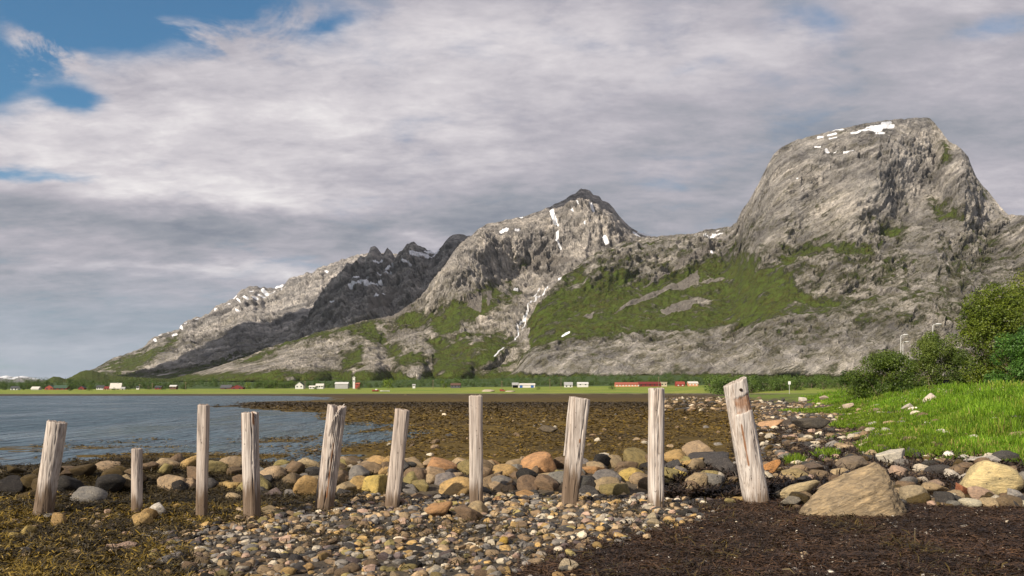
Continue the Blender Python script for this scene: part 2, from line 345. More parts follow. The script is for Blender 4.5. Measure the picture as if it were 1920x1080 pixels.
loft('jagged_mountain', 150, 1000, 620, skyB, [(150,3600),(500,4300),(1000,5000)], 716, 3200, [(0,0),(.35,.35),(.62,.72),(1,1)], MR3, wob=2.2, slab=(60,(2.6,1.5,1.),1.), seed=47, amp=.72,
     vegall=lambda x,y,p: np.clip((y-672-(x-300)*-.02)/30,-1,.3)-.1,
     scree=[zp(Z2,[(0,640),(120,570),(260,560),(200,600),(80,680),(0,720)])],
     snow=zs(Z1, 2.954, [(1515,438,1560,420,8),(1560,418,1615,405,10),(1600,432,1680,415,9),(1530,405,1565,388,6),(1650,303,1690,300,5),(1710,328,1750,322,6),(1680,375,1740,358,8),(1600,375,1610,372,4),(1815,322,1850,322,4),(1860,275,1920,262,14),(1750,282,1760,280,4),(1660,505,1705,495,6),(1265,500,1285,510,6),(1240,545,1255,548,7),(1405,522,1425,522,6),(1165,542,1175,542,5)])
     + zs(Z2, 2.7, [(210,405,300,400,9),(270,368,330,360,8),(310,390,330,365,6),(20,438,60,438,5),(75,460,115,458,6),(5,550,50,540,7),(40,500,110,490,5),(170,457,205,457,4)]))

skyC = [(280,717),(330,708),(400,690),(470,667),(540,642),(620,619),(700,601),(740,594),(770,578),(795,560),(812,532),(835,500),(850,475),(865,458),(880,446),(900,430),(915,421),(935,418),(960,413),(985,408),(1000,402),(1020,395),(1050,381),(1062,374),(1072,367),(1080,364),(1090,356),(1099,357),(1107,361),(1113,367),(1124,371),(1130,379),(1142,382),(1150,392),(1160,405),(1172,418),(1185,430),(1200,437),(1215,442),(1230,446),(1300,470),(1340,500)]
def modC(px, py, f):
    cl_ = np.exp(-((px-905)/95)**2)*smooth(.5,.62,f)
    hollow = 110*np.exp(-((px-1010)/60)**2-((py-525)/45)**2)               # the scree bowl under the summit
    nose = -160*np.exp(-((px-860)/70)**2)*smooth(.3,.8,f)
    return hollow+nose+90*np.sin(px/23+py/60)*np.exp(-((px-700)/160)**2)*f*.5
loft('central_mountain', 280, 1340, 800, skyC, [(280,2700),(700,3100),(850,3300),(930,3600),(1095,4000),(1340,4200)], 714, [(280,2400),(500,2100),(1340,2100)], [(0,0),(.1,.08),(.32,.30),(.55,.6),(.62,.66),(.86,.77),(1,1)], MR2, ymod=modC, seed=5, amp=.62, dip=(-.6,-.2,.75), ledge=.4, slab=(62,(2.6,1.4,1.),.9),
     bumps=[(560,700,66,34,120),(505,706,60,22,60),(688,690,48,52,150),(775,680,42,56,150),(850,700,40,26,80),(905,665,50,34,90),(640,645,80,26,60),(450,700,60,16,60),(725,668,12,40,-26),(806,672,10,40,-36),(884,560,60,60,60),(945,588,50,40,60)],
     veg=[zp(Z1,[(1180,640),(1300,690),(1450,650),(1560,590),(1545,640),(1690,620),(1700,680),(1500,690),(1250,740),(1000,790),(1180,710)]), zp(Z1,[(880,830),(1000,790),(1100,800),(950,840)]), zp(Z1,[(1780,640),(1920,550),(1940,660),(1800,670)]),
          zp(Z1,[(1470,800),(1580,760),(1590,860),(1480,890)]), zp(Z1,[(1690,760),(1920,800),(1920,850),(1760,870)]), zp(Z1,[(740,800),(860,770),(800,820)]), zp(Z1,[(1500,700),(1700,640),(1760,700),(1720,780),(1620,740)]),
          zp(Z2,[(120,740),(200,680),(330,700),(400,620),(470,620),(560,600),(640,640),(690,630),(600,690),(560,720),(460,740),(440,800),(340,830),(300,740),(200,770)]), zp(Z2,[(560,560),(650,560),(660,640),(580,650)]),
          zp(Z2,[(280,830),(420,820),(520,790),(690,800),(740,860),(560,960),(450,990),(300,1000),(320,900)]), zp(Z2,[(0,1000),(300,985),(600,970),(760,920),(560,1010),(0,1040)]), zp(Z2,[(660,640),(700,560),(760,600),(700,660)]), zp(Z2,[(730,470),(790,450),(770,480)]),
          zp(Z2,[(90,900),(280,910),(280,950),(120,940)])],
     vegall=lambda x,y,p: np.clip((y-702)/8,-1,.6)+0*x,
     scree=[zp(Z2,[(720,500),(860,430),(1000,420),(1040,450),(900,480),(750,520)]), zp(Z2,[(480,600),(560,600),(550,680),(480,650)]), zp(Z2,[(0,650),(150,600),(260,590),(200,700),(60,730)]), zp(Z2,[(585,590),(610,585),(600,650),(580,650)])],
     snow=zs(Z2, 2.7, [(905,175,925,235,10),(925,235,945,275,5),(938,300,938,350,7),(940,350,955,380,4),(1108,170,1118,195,7),(1170,320,1188,360,8),(1320,270,1345,295,6),(1340,262,1415,287,5),(650,285,690,290,6),(730,293,750,293,5),(1005,190,1018,203,4),(1075,258,1078,262,5),(1040,170,1042,172,4),(745,190,755,188,4),(720,580,735,577,5),(945,542,955,540,6),
        (890,565,840,630,2.2),(840,630,800,670,2.4),(795,680,770,730,2.8),(770,720,740,755,3),(738,755,740,800,3),(740,800,725,835,2.6),(670,875,622,912,3.2),(850,580,790,640,2),(795,680,760,780,1.8),(35,622,75,618,6),(0,690,25,675,5)]))

skyE = [(900,714),(930,708),(945,700),(962,680),(975,652),(990,614),(1010,575),(1030,548),(1060,520),(1093,494),(1110,481),(1130,471),(1150,465),(1170,455),(1200,448),(1240,445),(1270,443),(1300,441),(1310,437),(1330,433),(1350,430),(1368,428),(1380,420),(1390,397),(1400,385),(1410,368),(1420,350),(1430,330),(1440,310),(1450,292),(1460,281),(1475,273),(1490,266),(1510,260),(1540,253),(1560,247),(1590,241),(1620,234),(1660,228),(1690,225),(1720,224),(1742,223),(1750,232),(1765,250),(1775,265),(1790,273),(1805,284),(1815,296),(1821,315),(1830,335),(1842,351),(1860,371),(1875,390),(1890,404),(1920,405),(2000,392),(2250,380)]
def modE(px, py, f):
    up = smooth(.5,.72,f)*smooth(1380,1460,px)
    a = ip(px, [(1300,0),(1400,120),(1450,30),(1520,-50),(1600,-90),(1650,-20),(1700,110),(1745,230),(1765,80),(1800,-70),(1850,80),(1890,60),(2000,0)])
    g = 45*np.sin((px-1380)/26.+(py-300)/55.)*smooth(.35,.5,f)*(1-smooth(.85,1.,f))*smooth(1350,1420,px)
    sad = 260*np.exp(-((px-1352)/42)**2)*smooth(.6,.95,f)
    cave = 70*np.exp(-((px-1472)/20)**2-((py-290)/14)**2)
    return a*up+g+sad+cave
green = zp(Z2,[(700,935),(730,850),(790,760),(800,690),(930,600),(1000,500),(1070,500),(1107,560),(1200,530),(1350,490),(1340,540),(1500,520),(1640,450),(1700,430),(1780,440)])+zp(Z4,[(160,190),(330,172),(420,185),(520,185),(600,138),(700,103),(900,93),(1040,130),(1050,200),(900,182),(780,152),(650,210),(560,260),(640,330),(700,390),(880,420),(880,470),(740,510),(560,525),(400,560),(200,580),(0,592)])+zp(Z2,[(1400,800),(1150,830),(1000,845),(850,885),(760,930)])
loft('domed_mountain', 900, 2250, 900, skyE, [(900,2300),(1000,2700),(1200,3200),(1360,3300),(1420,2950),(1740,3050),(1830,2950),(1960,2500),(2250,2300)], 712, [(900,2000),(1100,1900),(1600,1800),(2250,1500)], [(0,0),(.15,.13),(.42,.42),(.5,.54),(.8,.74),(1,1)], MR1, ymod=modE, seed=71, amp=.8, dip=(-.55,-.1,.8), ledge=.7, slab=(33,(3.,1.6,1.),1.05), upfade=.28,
     bumps=[(1100,690,140,30,50),(1350,690,160,36,60),(1560,680,130,40,60),(1700,600,120,60,60),(1560,520,110,40,60)],
     veg=[green, zp(Z3,[(1080,700),(1250,730),(1200,800),(1080,790)]), zp(Z3,[(1370,590),(1520,610),(1560,680),(1400,660)]), zp(Z2,[(560,1000),(700,940),(760,920),(730,970),(600,1010)]), zp(Z3,[(1440,230),(1480,230),(1470,360),(1440,360)]), zp(Z3,[(1660,460),(1720,520),(1660,540)])],
     vegall=lambda x,y,p: np.maximum(np.clip(.05-.5*np.abs(fbm(p/60,2,.5,40))-.55*smooth(520,360,y)-.35*smooth(600,690,y),-1,.2)-.13, np.clip((y-705)/6,-1,.5)),
     scree=[zp(Z2,[(1210,705),(1300,645),(1450,585),(1560,530),(1640,485),(1645,560),(1500,590),(1280,675)]), zp(Z2,[(1640,560),(1700,530),(1800,530),(1700,555)]), zp(Z2,[(1340,590),(1450,520),(1600,430),(1730,370),(1700,420),(1500,520)]), zp(Z2,[(1450,690),(1540,640),(1640,640),(1600,680),(1480,720)]), zp(Z2,[(1060,720),(1120,690),(1110,730)])],
     snow=zs(Z2, 2.7, [(1630,330,1690,340,9),(1690,340,1725,325,9),(1725,325,1760,312,5),(1735,270,1795,262,6),(1705,405,1712,425,4),(960,810,995,788,5)])+zs(Z3, 3., [(945,170,1010,155,9),(1010,155,1100,150,14),(1060,130,1170,125,16),(1120,100,1170,95,6),(1080,175,1125,180,5),(760,182,785,180,6),(815,170,860,160,6),(820,195,860,190,4.5),(740,252,765,250,7),(795,290,810,298,7),(840,308,848,308,4),(895,315,955,310,6),(1030,128,1050,125,4),(840,140,900,135,3.5),(630,468,636,468,4),(155,875,160,890,5)]))
loft('wooded_hills', 55, 460, 300, [(55,726),(80,719),(92,710),(100,706),(112,707),(125,712),(140,703),(152,697),(160,694),(175,695),(190,700),(205,704),(250,707),(330,711),(460,719)], 2600, 730, 1500, [(0,0),(1,1)], MW, slab=(30,(2.,1.,1.),0.), seed=13, amp=.35, vegall=lambda x,y,p: 1.+0*x)

# ---------------------------------------------------------------- unseen clouds shaped to cast the shade on the left ridges and central summit
def cloud(name, pts, zc, thick, label, seed):
    g = []
    for px, py, Y in pts:
        p = P(px, py, Y); g.append((p+SUN*((zc-p[2])/SUN[2]))[:2])
    g = np.array(g); lo, hi = g.min(0)-250, g.max(0)+250; n = 90
    xs = np.linspace(lo[0], hi[0], n); ys = np.linspace(lo[1], hi[1], n); XX, YY = np.meshgrid(xs, ys, indexing='ij')
    sd = poly_sd(XX, YY, g)+140*fbm(p2(XX,YY,1/420), 4, .55, seed).reshape(n,n)
    h = thick*np.sqrt(np.clip(sd/260, 0, 1)); pu = 1+.4*fbm(p2(XX,YY,1/150), 4, .5, seed+2).reshape(n,n)
    top = np.stack([XX, YY, zc+h*pu], -1).reshape(-1,3); bot = np.stack([XX, YY, zc-.25*h-.5], -1).reshape(-1,3)
    q = grid_quads(n, n); keep = (sd.ravel()[q] > -5).all(1); q = q[keep]
    V = np.concatenate([top, bot]); Q = np.concatenate([q, q[:, ::-1]+n*n])
    used = np.unique(Q); mp = np.zeros(len(V), int); mp[used] = np.arange(len(used))
    t = MCLOUD
    o = link(name, mesh_np(name, V[used], mp[Q], t)); tag(o, kind='structure'); return o
tc = NT('cloud_white'); MCLOUD = tc.out((.8,.8,.82), 1., None, 0.)
cloud('shade_cloud', [(190,700,3900),(330,645,4300),(430,600,4700),(500,575,4900),(570,560,5000),(640,490,5200),(700,455,5000),(800,440,5000),(880,432,4900),(868,470,4200),(830,505,4100),(780,545,3800),(700,558,3600),(620,578,3500),(540,605,3300),(430,652,3000),(330,692,2800),(250,712,2700)], 2300, 180, '', 3)
cloud('shade_cloud', [(1000,375,4000),(1050,335,4000),(1100,315,4000),(1160,340,4000),(1200,405,3950),(1160,425,3900),(1110,432,3850),(1060,420,3850),(1020,405,3900)], 2300, 120, '', 8)
# ---------------------------------------------------------------- ground, water
def x_flat(Y): return ip(Y, [(14,3.2),(17,5.6),(22,7.6),(35,11),(60,18),(95,29),(200,58),(430,130)])
def x_grass(Y): return ip(Y, [(10,10.5),(15,10.6),(20,10.8),(25,11.4),(40,18.),(60,26.),(96,35.5),(208,61),(400,100),(640,180)])
def x_water(Y): return ip(Y, [(20,-19),(24,-16),(28,-11.5),(33,-10.5),(41,-10),(50,-8.5),(60,-12),(83,-19.5),(95,-25),(111,-36),(140,-47),(180,-53),(230,-49),(350,-72),(500,-125),(560,-190)])
def shore(az): return ip(az, [(-.8,520),(-.64,528),(-.33,545),(-.2,585),(0,660),(.2,700),(.3,600),(.36,480),(.45,400),(.9,350)])
def ground_h(x, Y):
    x = np.asarray(x, float); Y = np.asarray(Y, float); sh = x.shape
    x = x.ravel(); Y = Y.ravel(); Ys = np.maximum(Y, .5)
    q = p2(x, Y, 1.)
    near = .05*fbm(q/1.6, 3, .5, 2)+.03*fbm(q/.35, 2, .5, 4)
    # mound the boulder wall is built on, weedy hummocks at its left end
    wall = .26*smooth(12.6,14.6,Y)*(1-smooth(15.4,17.6,Y))*(1-smooth(3.2,5.4,x))*smooth(-11.5,-6.8,x)
    humm = (.30*np.clip(.3+fbm(q/1.3, 3, .5, 21),0,1.2))*smooth(10.2,12.,Y)*(1-smooth(15,18,Y))*(1-smooth(-6.2,-4.6,x))
    xf, xg, xw = x_flat(Ys), x_grass(Ys), x_water(Ys)
    drop = smooth(15.5,21.,Y)*(1-smooth(xf-3.5, xf+2.5, x))
    h = near*(1-smooth(40,90,Y))+wall+humm
    wn = fbm(np.stack([x/6., Y/9., x*0], 1), 4, .55, 31)
    sd = (xw-x)+wn*np.clip(Y*.14, 4.2, 34)
    lw = smooth(-1.5,-7.,x)*smooth(17,21,Y)*(1-smooth(46,75,Y))
    flat = W+.085-.10*lw+(.11+.07*lw)*wn+.045*fbm(q/.9, 3, .55, 33)*(1-smooth(60,140,Y))
    deep = W-.35
    fl = flat+(deep-flat)*smooth(0., np.clip(Y*.045,1.2,20), sd)
    fl = fl+.03*smooth(0,1,(Y-200)/500)
    mx = smooth(21.5,24.5,Y)*(1-smooth(36,47,Y))*(1-smooth(xw+1,xw+6,x))
    fl = fl+(W-.045+.30*fbm(np.stack([x/7.5, Y/2.3, x*0], 1), 4, .55, 37)-fl)*mx
    h = h+(fl-h)*drop
    stones = smooth(xf-2, xf+1, x)*smooth(16, 24, Y)
    h = h+stones*(.10*fbm(q/2.2, 4, .55, 41)*(1-smooth(80,160,Y)))
    s = x-xg
    bank = np.where(s > -2.5, .1+1.7*(1-np.exp(-np.maximum(s+.6,0)/9.))*smooth(18,34,Y)+.25*np.maximum(fbm(q/5, 3, .5, 44),-.4)*smooth(0,3,s), 0.)*smooth(-2.5,.3,s)
    h = h+bank*(1-smooth(160,420,Y))
    az = x/Ys; D0 = shore(az); D = np.sqrt(Y*Y+(x*.15)**2)
    zb = ip(az, [(-.8,4.),(-.5,4.8),(-.3,5.4),(0,7.0),(.2,8.6),(.4,9.),(1,9)])
    t = (D-D0)/(850-D0)
    land = np.where(t < 1, .35+t*(zb-.35), zb+(t-1)*6.)
    land = np.minimum(land, zb+26)
    land = np.where(t < .012, .35*np.clip(t/.012,0,1), land)
    k = smooth(0,.006,t); h = np.where(t > 0, h*(1-k)+np.maximum(land,.0)*k, h)
    h = np.where(Y < 2, .0, h)
    return h.reshape(sh)
def gz(x, y): return float(ground_h(np.array([x]), np.array([y]))[0])
def hit(px, py):
    """ground point seen at a photo pixel"""
    Y = np.concatenate([np.arange(5,60,.05), np.arange(60,1500,.5)]); X = (px-CX)/F*Y
    d = CZ+(HOR-py)/F*Y-ground_h(X, Y); k = np.argmax(d < 0)
    return X[k], Y[k], CZ+(HOR-py)/F*Y[k]

rr = np.concatenate([np.geomspace(4.5, 14, 170)[:-1], np.geomspace(14, 70, 420)[:-1], np.geomspace(70, 1600, 240)[:-1], np.geomspace(1600, 30000, 24)])
th = np.linspace(-R(57), R(57), 760)
RR, TH = np.meshgrid(rr, th, indexing='ij'); GX = RR*np.sin(TH); GY = RR*np.cos(TH)-3.
GZ = ground_h(GX, GY)
x, y, z = GX.ravel(), GY.ravel(), GZ.ravel(); q = p2(x, y, 1.); Ys = np.maximum(y, .5); az = x/Ys
nA = fbm(q/1.2, 4, .6, 51); nB = fbm(q/7., 4, .6, 52); nC = fbm(q/.25, 3, .6, 53); nD = fbm(q*np.array([1/60.,1/14.,1.]), 4, .55, 54); nE = fbm(q/.09, 2, .6, 55)
def C3(c): return np.array(c, float)[None]
def lerp(a, b, t): return a+(b-a)*np.clip(t,0,1)[:,None]
grit = lerp(C3((.042,.036,.03)), C3((.13,.105,.075)), .5+.9*nC)
weedL = lerp(C3((.028,.021,.008)), C3((.115,.078,.014)), .45+1.1*nA+.5*nC)
wrack = lerp(C3((.016,.009,.006)), C3((.06,.034,.019)), .4+.8*nC+.3*nA)
flatc = lerp(C3((.036,.023,.006)), C3((.165,.108,.015)), .45+.9*nB+.7*nA)
flatc = lerp(flatc, C3((.05,.033,.015)), smooth(120,400,y)*.6)
stone = lerp(C3((.035,.026,.019)), C3((.15,.11,.075)), .42+.9*nA+.6*nC)
grass = lerp(C3((.07,.11,.014)), C3((.155,.21,.026)), .5+.8*nB+.4*nA)
fld = lerp(C3((.12,.20,.02)), C3((.29,.29,.055)), .45+1.3*nD)
wood = lerp(C3((.03,.055,.012)), C3((.06,.10,.02)), .5+nB)
# gravel spread: left/right borders in front of the posts
gl = ip(y, [(6,-2.6),(7.5,-3.0),(8.5,-3.6),(9.5,-3.9),(10.5,-3.5),(11.5,-2.6),(13,-2.2)]); grr = ip(y, [(6,-.2),(7,-.15),(8,.2),(8.7,.6),(9.4,1.3),(10,1.9),(10.8,2.4),(11.5,2.5),(12.2,2.9),(13,3.2)])
gl = gl+.5*nA; grr = grr+.5*nA
def zone_gravel(X_, Y_):
    l = ip(Y_, [(6,-2.6),(7.5,-3.0),(8.5,-3.6),(9.5,-3.9),(10.5,-3.5),(11.5,-2.6),(13,-2.2)]); r = ip(Y_, [(6,-.2),(7,-.15),(8,.2),(8.7,.6),(9.4,1.3),(10,1.9),(10.8,2.4),(11.5,2.5),(12.2,2.9),(13,3.2)])
    return l, r
c = lerp(weedL, grit, smooth(-.25,.25,x-gl)); c = lerp(c, wrack, smooth(-.2,.25,x-grr))
c = lerp(c, grit, smooth(12.2,13.2,y)*smooth(-7,-5,x)*(1-smooth(3,5,x)))
rs = smooth(11.8,13.4,y+.9*nA)*smooth(2.8,4.,x+.4*nA)
c = lerp(c, lerp(stone, wrack, smooth(.05,.3,fbm(np.stack([x/2.5,y/1.1,x*0],1),3,.5,61))*(1-smooth(26,40,y))), rs)
xf, xg = x_flat(Ys), x_grass(Ys)
fm = smooth(15.5,20,y)*(1-smooth(xf-2.2,xf+1.6,x+1.2*nB+.5*nA))
c = lerp(c, flatc, fm)
light_specks = (nE > .42)&(nA > .1)
c[light_specks] = np.minimum(c[light_specks]*2.2+.03, .4)
gm = smooth(-.4,.5,(x-xg)+np.clip(y*.085,1.6,5.)*(nB*2.6+.9*nA-.18))*smooth(15,19,y)
gm = gm*(1-smooth(.08,.22,fbm(np.stack([x/2.5,y/1.1,x*0],1),3,.5,61))*(x-xg < 6)*(y < 45))
c = lerp(c, grass, gm)
D0 = shore(az); t = (np.sqrt(y*y+(x*.15)**2)-D0)/(850-D0)
far = lerp(lerp(C3((.05,.04,.024)), C3((.17,.15,.09)), smooth(.02,.06,t+.02*nB)), fld, smooth(.05,.12,t+.02*nB))
far = lerp(far, wood, smooth(1.05,1.2,t))
c = lerp(c, far, smooth(0,.01,t)*(1-gm*(y < 400)))
tg = NT('ground'); og = tg.obj(); ca = tg.attr('Col', False)
fn = tg.noise(og, 9., 6, .7); fn2 = tg.noise(og, 1.1, 6, .68)
cc = tg.mix(1., ca, tg.ramp(tg.add(tg.mul(fn,.5),tg.mul(fn2,.5)), [(.32,(.45,.45,.45)), (.5,(.95,.95,.95)), (.66,(1.6,1.55,1.4))]), 'MULTIPLY')
MG = tg.out(cc, .85, tg.bump(tg.add(fn, tg.mul(fn2, 3.)), .8, .05), .25)
go = link('ground', mesh_np('ground', np.stack([x,y,z],1), grid_quads(len(rr), len(th)), MG, {'Col':c})); tag(go, kind='structure')

tw = NT('water'); ow = tw.obj()
w1 = tw.noise(tw.map(ow, scl=(.55,1.,1.), rot=(0,0,.25)), 2.6, 4, .6, .3); w2 = tw.noise(tw.map(ow, scl=(.5,1.,1.), rot=(0,0,-.2)), .45, 5, .6, .2)
w3 = tw.noise(tw.map(ow, scl=(.16,.035,1.)), 1., 6, .65, .5); w4 = tw.noise(tw.map(ow, scl=(1.1,.16,1.)), 1., 4, .6)
MWAT = tw.out((.075,.125,.165), tw.rng(w3, .36, .66, .14, .5), tw.bump(tw.add(tw.mul(w4,5.), tw.add(w1, tw.mul(w2,3.))), 1., .5), .5, **{'IOR':1.33})
xs = np.linspace(-900, 300, 40); ys = np.linspace(17, 720, 40); XX, YY = np.meshgrid(xs, ys, indexing='ij')
tag(link('water', mesh_np('water', np.stack([XX,YY,np.full(XX.shape,W)],-1).reshape(-1,3), grid_quads(40,40)[:, ::-1], MWAT)), kind='structure')
# ---------------------------------------------------------------- stones
def rock_mat(name, use_attr, layered=False):
    t = NT(name); o = t.obj()
    oi = t.n('ShaderNodeObjectInfo')
    base = t.attr('Col', False) if use_attr else oi.outputs['Color']
    if not use_attr: o = t.n('ShaderNodeVectorMath', {0:o, 1:t.n('ShaderNodeVectorMath', {0:oi.outputs['Location'], 'Scale':3.7}, operation='SCALE').outputs[0]}, operation='ADD').outputs[0]
    a = t.noise(o, 3.2, 7, .62, .4); b = t.noise(o, 14., 6, .7); cst = t.noise(t.map(o, rot=(.5,.7,0), scl=(1,1,4.5)), 5., 6, .62, .6)
    c = t.mix(1., base, t.ramp(t.add(t.mul(a,.5), t.add(t.mul(b,.22), t.mul(cst,.28))), [(.34,(.35,.34,.34)), (.46,(.82,.82,.82)), (.56,(1.12,1.08,1.)), (.7,(1.6,1.55,1.42))]), 'MULTIPLY')
    if layered:
        ly = t.noise(t.map(t.map(o, rot=(0,R(32),0)), scl=(1.1,1.3,6)), 2.2, 8, .72, .7)
        c = t.mix(1., c, t.ramp(ly, [(.34,(.42,.40,.38)), (.46,(.82,.80,.78)), (.55,(1.05,1.02,1.)), (.68,(1.45,1.38,1.25))]), 'MULTIPLY'); cst = t.add(cst, t.mul(ly, 2.2))
    lich = t.rng(t.noise(o, 7.5, 5, .7), .60, .66); c = t.mix(t.mul(lich,.75), c, (.05,.045,.038))
    pale = t.rng(t.noise(o, 24., 4, .7), .62, .68); c = t.mix(t.mul(pale,.55), c, (.55,.52,.46))
    h = t.add(t.mul(a,.8), t.add(t.mul(b,.35), t.mul(cst,.6)))
    return t.out(c, .82, t.bump(h, .85, .05), .3)
MROCK = rock_mat('boulder_stone', False); MPEB = rock_mat('pebble_stone', True); MLAY = rock_mat('layered_stone', False, True)

def ico(n):
    bm = bmesh.new(); bmesh.ops.create_icosphere(bm, subdivisions=n, radius=1.)
    V = np.array([v.co[:] for v in bm.verts]); T = np.array([[v.index for v in f.verts] for f in bm.faces]); bm.free(); return V, T
ICO = {n: ico(n) for n in (1,2,3,4,5)}
def rock_shape(n, seed, planes=None, k=11, sharp=26., rough=.06, round_=.25):
    """a stone: the soft intersection of a few random half-spaces, roughened"""
    r_ = np.random.default_rng(seed); D, T = ICO[n]
    if planes is None:
        N = r_.normal(size=(k,3)); N /= np.linalg.norm(N, axis=1)[:,None]; h = r_.uniform(.62, 1.05, k)
        planes = [(*a, b) for a, b in zip(N, h)]
    pl = np.array(planes, float); N = pl[:,:3]/np.linalg.norm(pl[:,:3],axis=1)[:,None]; h = pl[:,3]
    q = np.maximum(D@N.T, 1e-3)/h[None]
    inv = (np.sum(q**sharp, 1)+1e-9)**(1/sharp); rad = 1/np.maximum(inv, .45)
    rad = rad*(1-round_)+round_*np.clip(rad.mean(), .7, 1.2)
    V = D*rad[:,None]
    V = V*(1+rough*fbm(D*1.9+seed, 4, .55, seed)+rough*.45*fbm(D*6+seed, 3, .5, seed+1))[:,None]
    m = np.abs(V).max(0); return V/m[None], T
PAL = {'tan':(.35,.26,.16), 'ochre':(.41,.275,.115), 'yellow':(.46,.345,.11), 'orange':(.39,.225,.105), 'grey':(.20,.185,.17), 'dark grey':(.06,.056,.054), 'pale':(.52,.46,.36),
       'brown':(.185,.13,.08), 'reddish':(.24,.10,.06), 'olive':(.25,.205,.085), 'purplish grey':(.15,.115,.11), 'weedy brown':(.075,.05,.016), 'white':(.62,.58,.52), 'black':(.022,.019,.017), 'pinkish':(.36,.25,.19)}
ROCKS = [mesh_np('boulder', *rock_shape(4, 100+i, k=8+i%6, sharp=40+14*(i%5), round_=.0+.045*(i%4)), MROCK) for i in range(16)]
CHIPS = [mesh_np('stone', *rock_shape(3, 300+i, k=7+i%4, sharp=40+12*(i%4), round_=.02+.05*(i%4)), MROCK) for i in range(12)]

boulders = []                                     # (object, colour word, centre px, py, w)
def put_rock(name, me, loc, size, col, rot=None, jit=.12):
    o = link(name, me, None, loc); o.scale = size
    o.rotation_euler = rot if rot is not None else (random.uniform(-.5,.5), random.uniform(-.5,.5), random.uniform(0,6.28))
    k = random.uniform(1-jit, 1+jit); o.color = (col[0]*k, col[1]*k*random.uniform(.96,1.04), col[2]*k, 1)
    return o
def wallY(py): return float(np.interp(py, [845,870,900,930,950,970], [15.6,14.9,13.8,12.9,12.3,11.9]))
# photo list: centre x, centre y, width, height, colour
WALL = """200 874 41 15 tan;152 884 41 18 weedy;30 880 28 10 weedy;163 935 48 30 grey;278 876 28 16 brown;307 882 34 20 orange;331 876 32 19 dark;237 902 27 18 tan;293 911 31 16 tan;
326 917 46 38 tan;357 917 41 32 tan;333 936 38 14 pale;411 885 31 16 tan;518 882 34 18 tan;576 880 47 30 tan;509 902 45 34 tan;548 906 34 30 brown;574 898 22 15 grey;441 917 34 32 ochre;415 917 17 31 ochre;
437 945 43 28 tan;518 936 37 30 purple;578 924 45 44 ochre;505 957 22 14 tan;667 874 23 12 pale;690 889 46 34 brown;717 874 28 16 tan;774 874 42 24 tan;674 917 41 34 ochre;706 922 42 52 yellow;778 902 42 34 brown;
804 911 23 23 dark;822 884 54 34 orange;844 904 48 33 grey;865 874 34 24 tan;852 925 57 38 ochre;774 924 30 19 grey;922 880 38 27 orange;965 896 39 42 brown;968 872 42 17 tan;1015 877 58 37 orange;944 918 42 24 tan;
1030 903 48 27 tan;993 912 38 20 tan;985 929 30 16 orange;933 944 31 20 orange;1004 937 41 20 dark;1086 880 30 18 brown;1111 887 48 20 orange;1126 869 28 19 brown;1152 873 34 27 tan;1189 869 46 42 olive;1190 899 48 42 yellow;
1133 905 48 34 grey;1096 911 38 26 dark;1100 926 34 22 dark;1156 925 52 27 olive;896 954 30 22 tan;878 966 42 26 brown;818 956 48 22 orange;1208 880 22 20 ochre;1269 861 42 27 ochre;1312 850 50 33 tan;1271 891 48 35 yellow;
1339 902 46 33 olive;1320 868 68 40 dark;1395 944 46 21 ochre;60 905 40 22 weedy;100 912 50 30 weedy;205 915 50 34 black;215 897 44 26 weedy;130 910 46 30 black;20 915 46 34 black;60 935 40 24 weedy;255 893 30 20 brown;
375 893 34 22 brown;385 935 30 20 black;395 912 26 22 dark;460 893 36 22 brown;478 930 32 26 dark;545 932 26 22 grey;600 905 40 30 tan;628 885 40 22 brown;640 910 36 30 brown;650 935 30 24 dark;735 895 34 28 tan;745 935 34 24 dark;
790 940 40 22 brown;900 895 34 34 brown;905 925 36 26 dark;1060 920 34 26 tan;1070 897 34 24 brown;1050 870 34 18 brown;1210 925 34 24 tan;1240 905 34 28 olive;1250 930 36 24 grey;1285 925 40 24 tan;1310 905 38 30 brown;1300 880 36 26 tan;
1360 880 36 30 dark;1376 920 34 24 black;1230 872 36 24 brown;230 885 30 18 weedy;90 890 42 18 weedy;118 883 36 14 brown;440 888 30 16 brown;480 885 34 18 tan;745 872 30 16 brown;805 868 30 14 tan;895 872 30 20 brown;1095 872 30 18 tan;
265 980 30 24 ochre;281 968 18 23 ochre;107 978 27 23 ochre;52 1000 25 21 yellow;28 1006 23 16 yellow;66 989 18 12 tan;296 958 27 22 white;237 1028 46 12 pinkish""".replace('\n','').split(';')
CW = {'dark':'dark grey','purple':'purplish grey','weedy':'weedy brown'}
CZ_ = 1.65
for s in WALL:
    a = s.split(); px, py, bw, bh = map(float, a[:4]); cn = CW.get(a[4], a[4])
    if py > 950: X_, Y, _ = hit(px, py+bh*.42)
    else: Y = wallY(py)+random.uniform(-.15,.15)-(.9 if px < 290 else 0)
    p = P(px, py, Y); wx, hz_ = bw/F*Y/2*1.4, bh/F*Y/2*1.5
    o = put_rock('boulder', random.choice(ROCKS), p, (wx, max(wx*.8, hz_)*random.uniform(.9,1.2), hz_), PAL[cn], (random.uniform(-.25,.25), random.uniform(-.3,.3), random.choice([0,math.pi])+random.uniform(-.5,.5)))
    boulders.append((o, cn, px, py, bw))
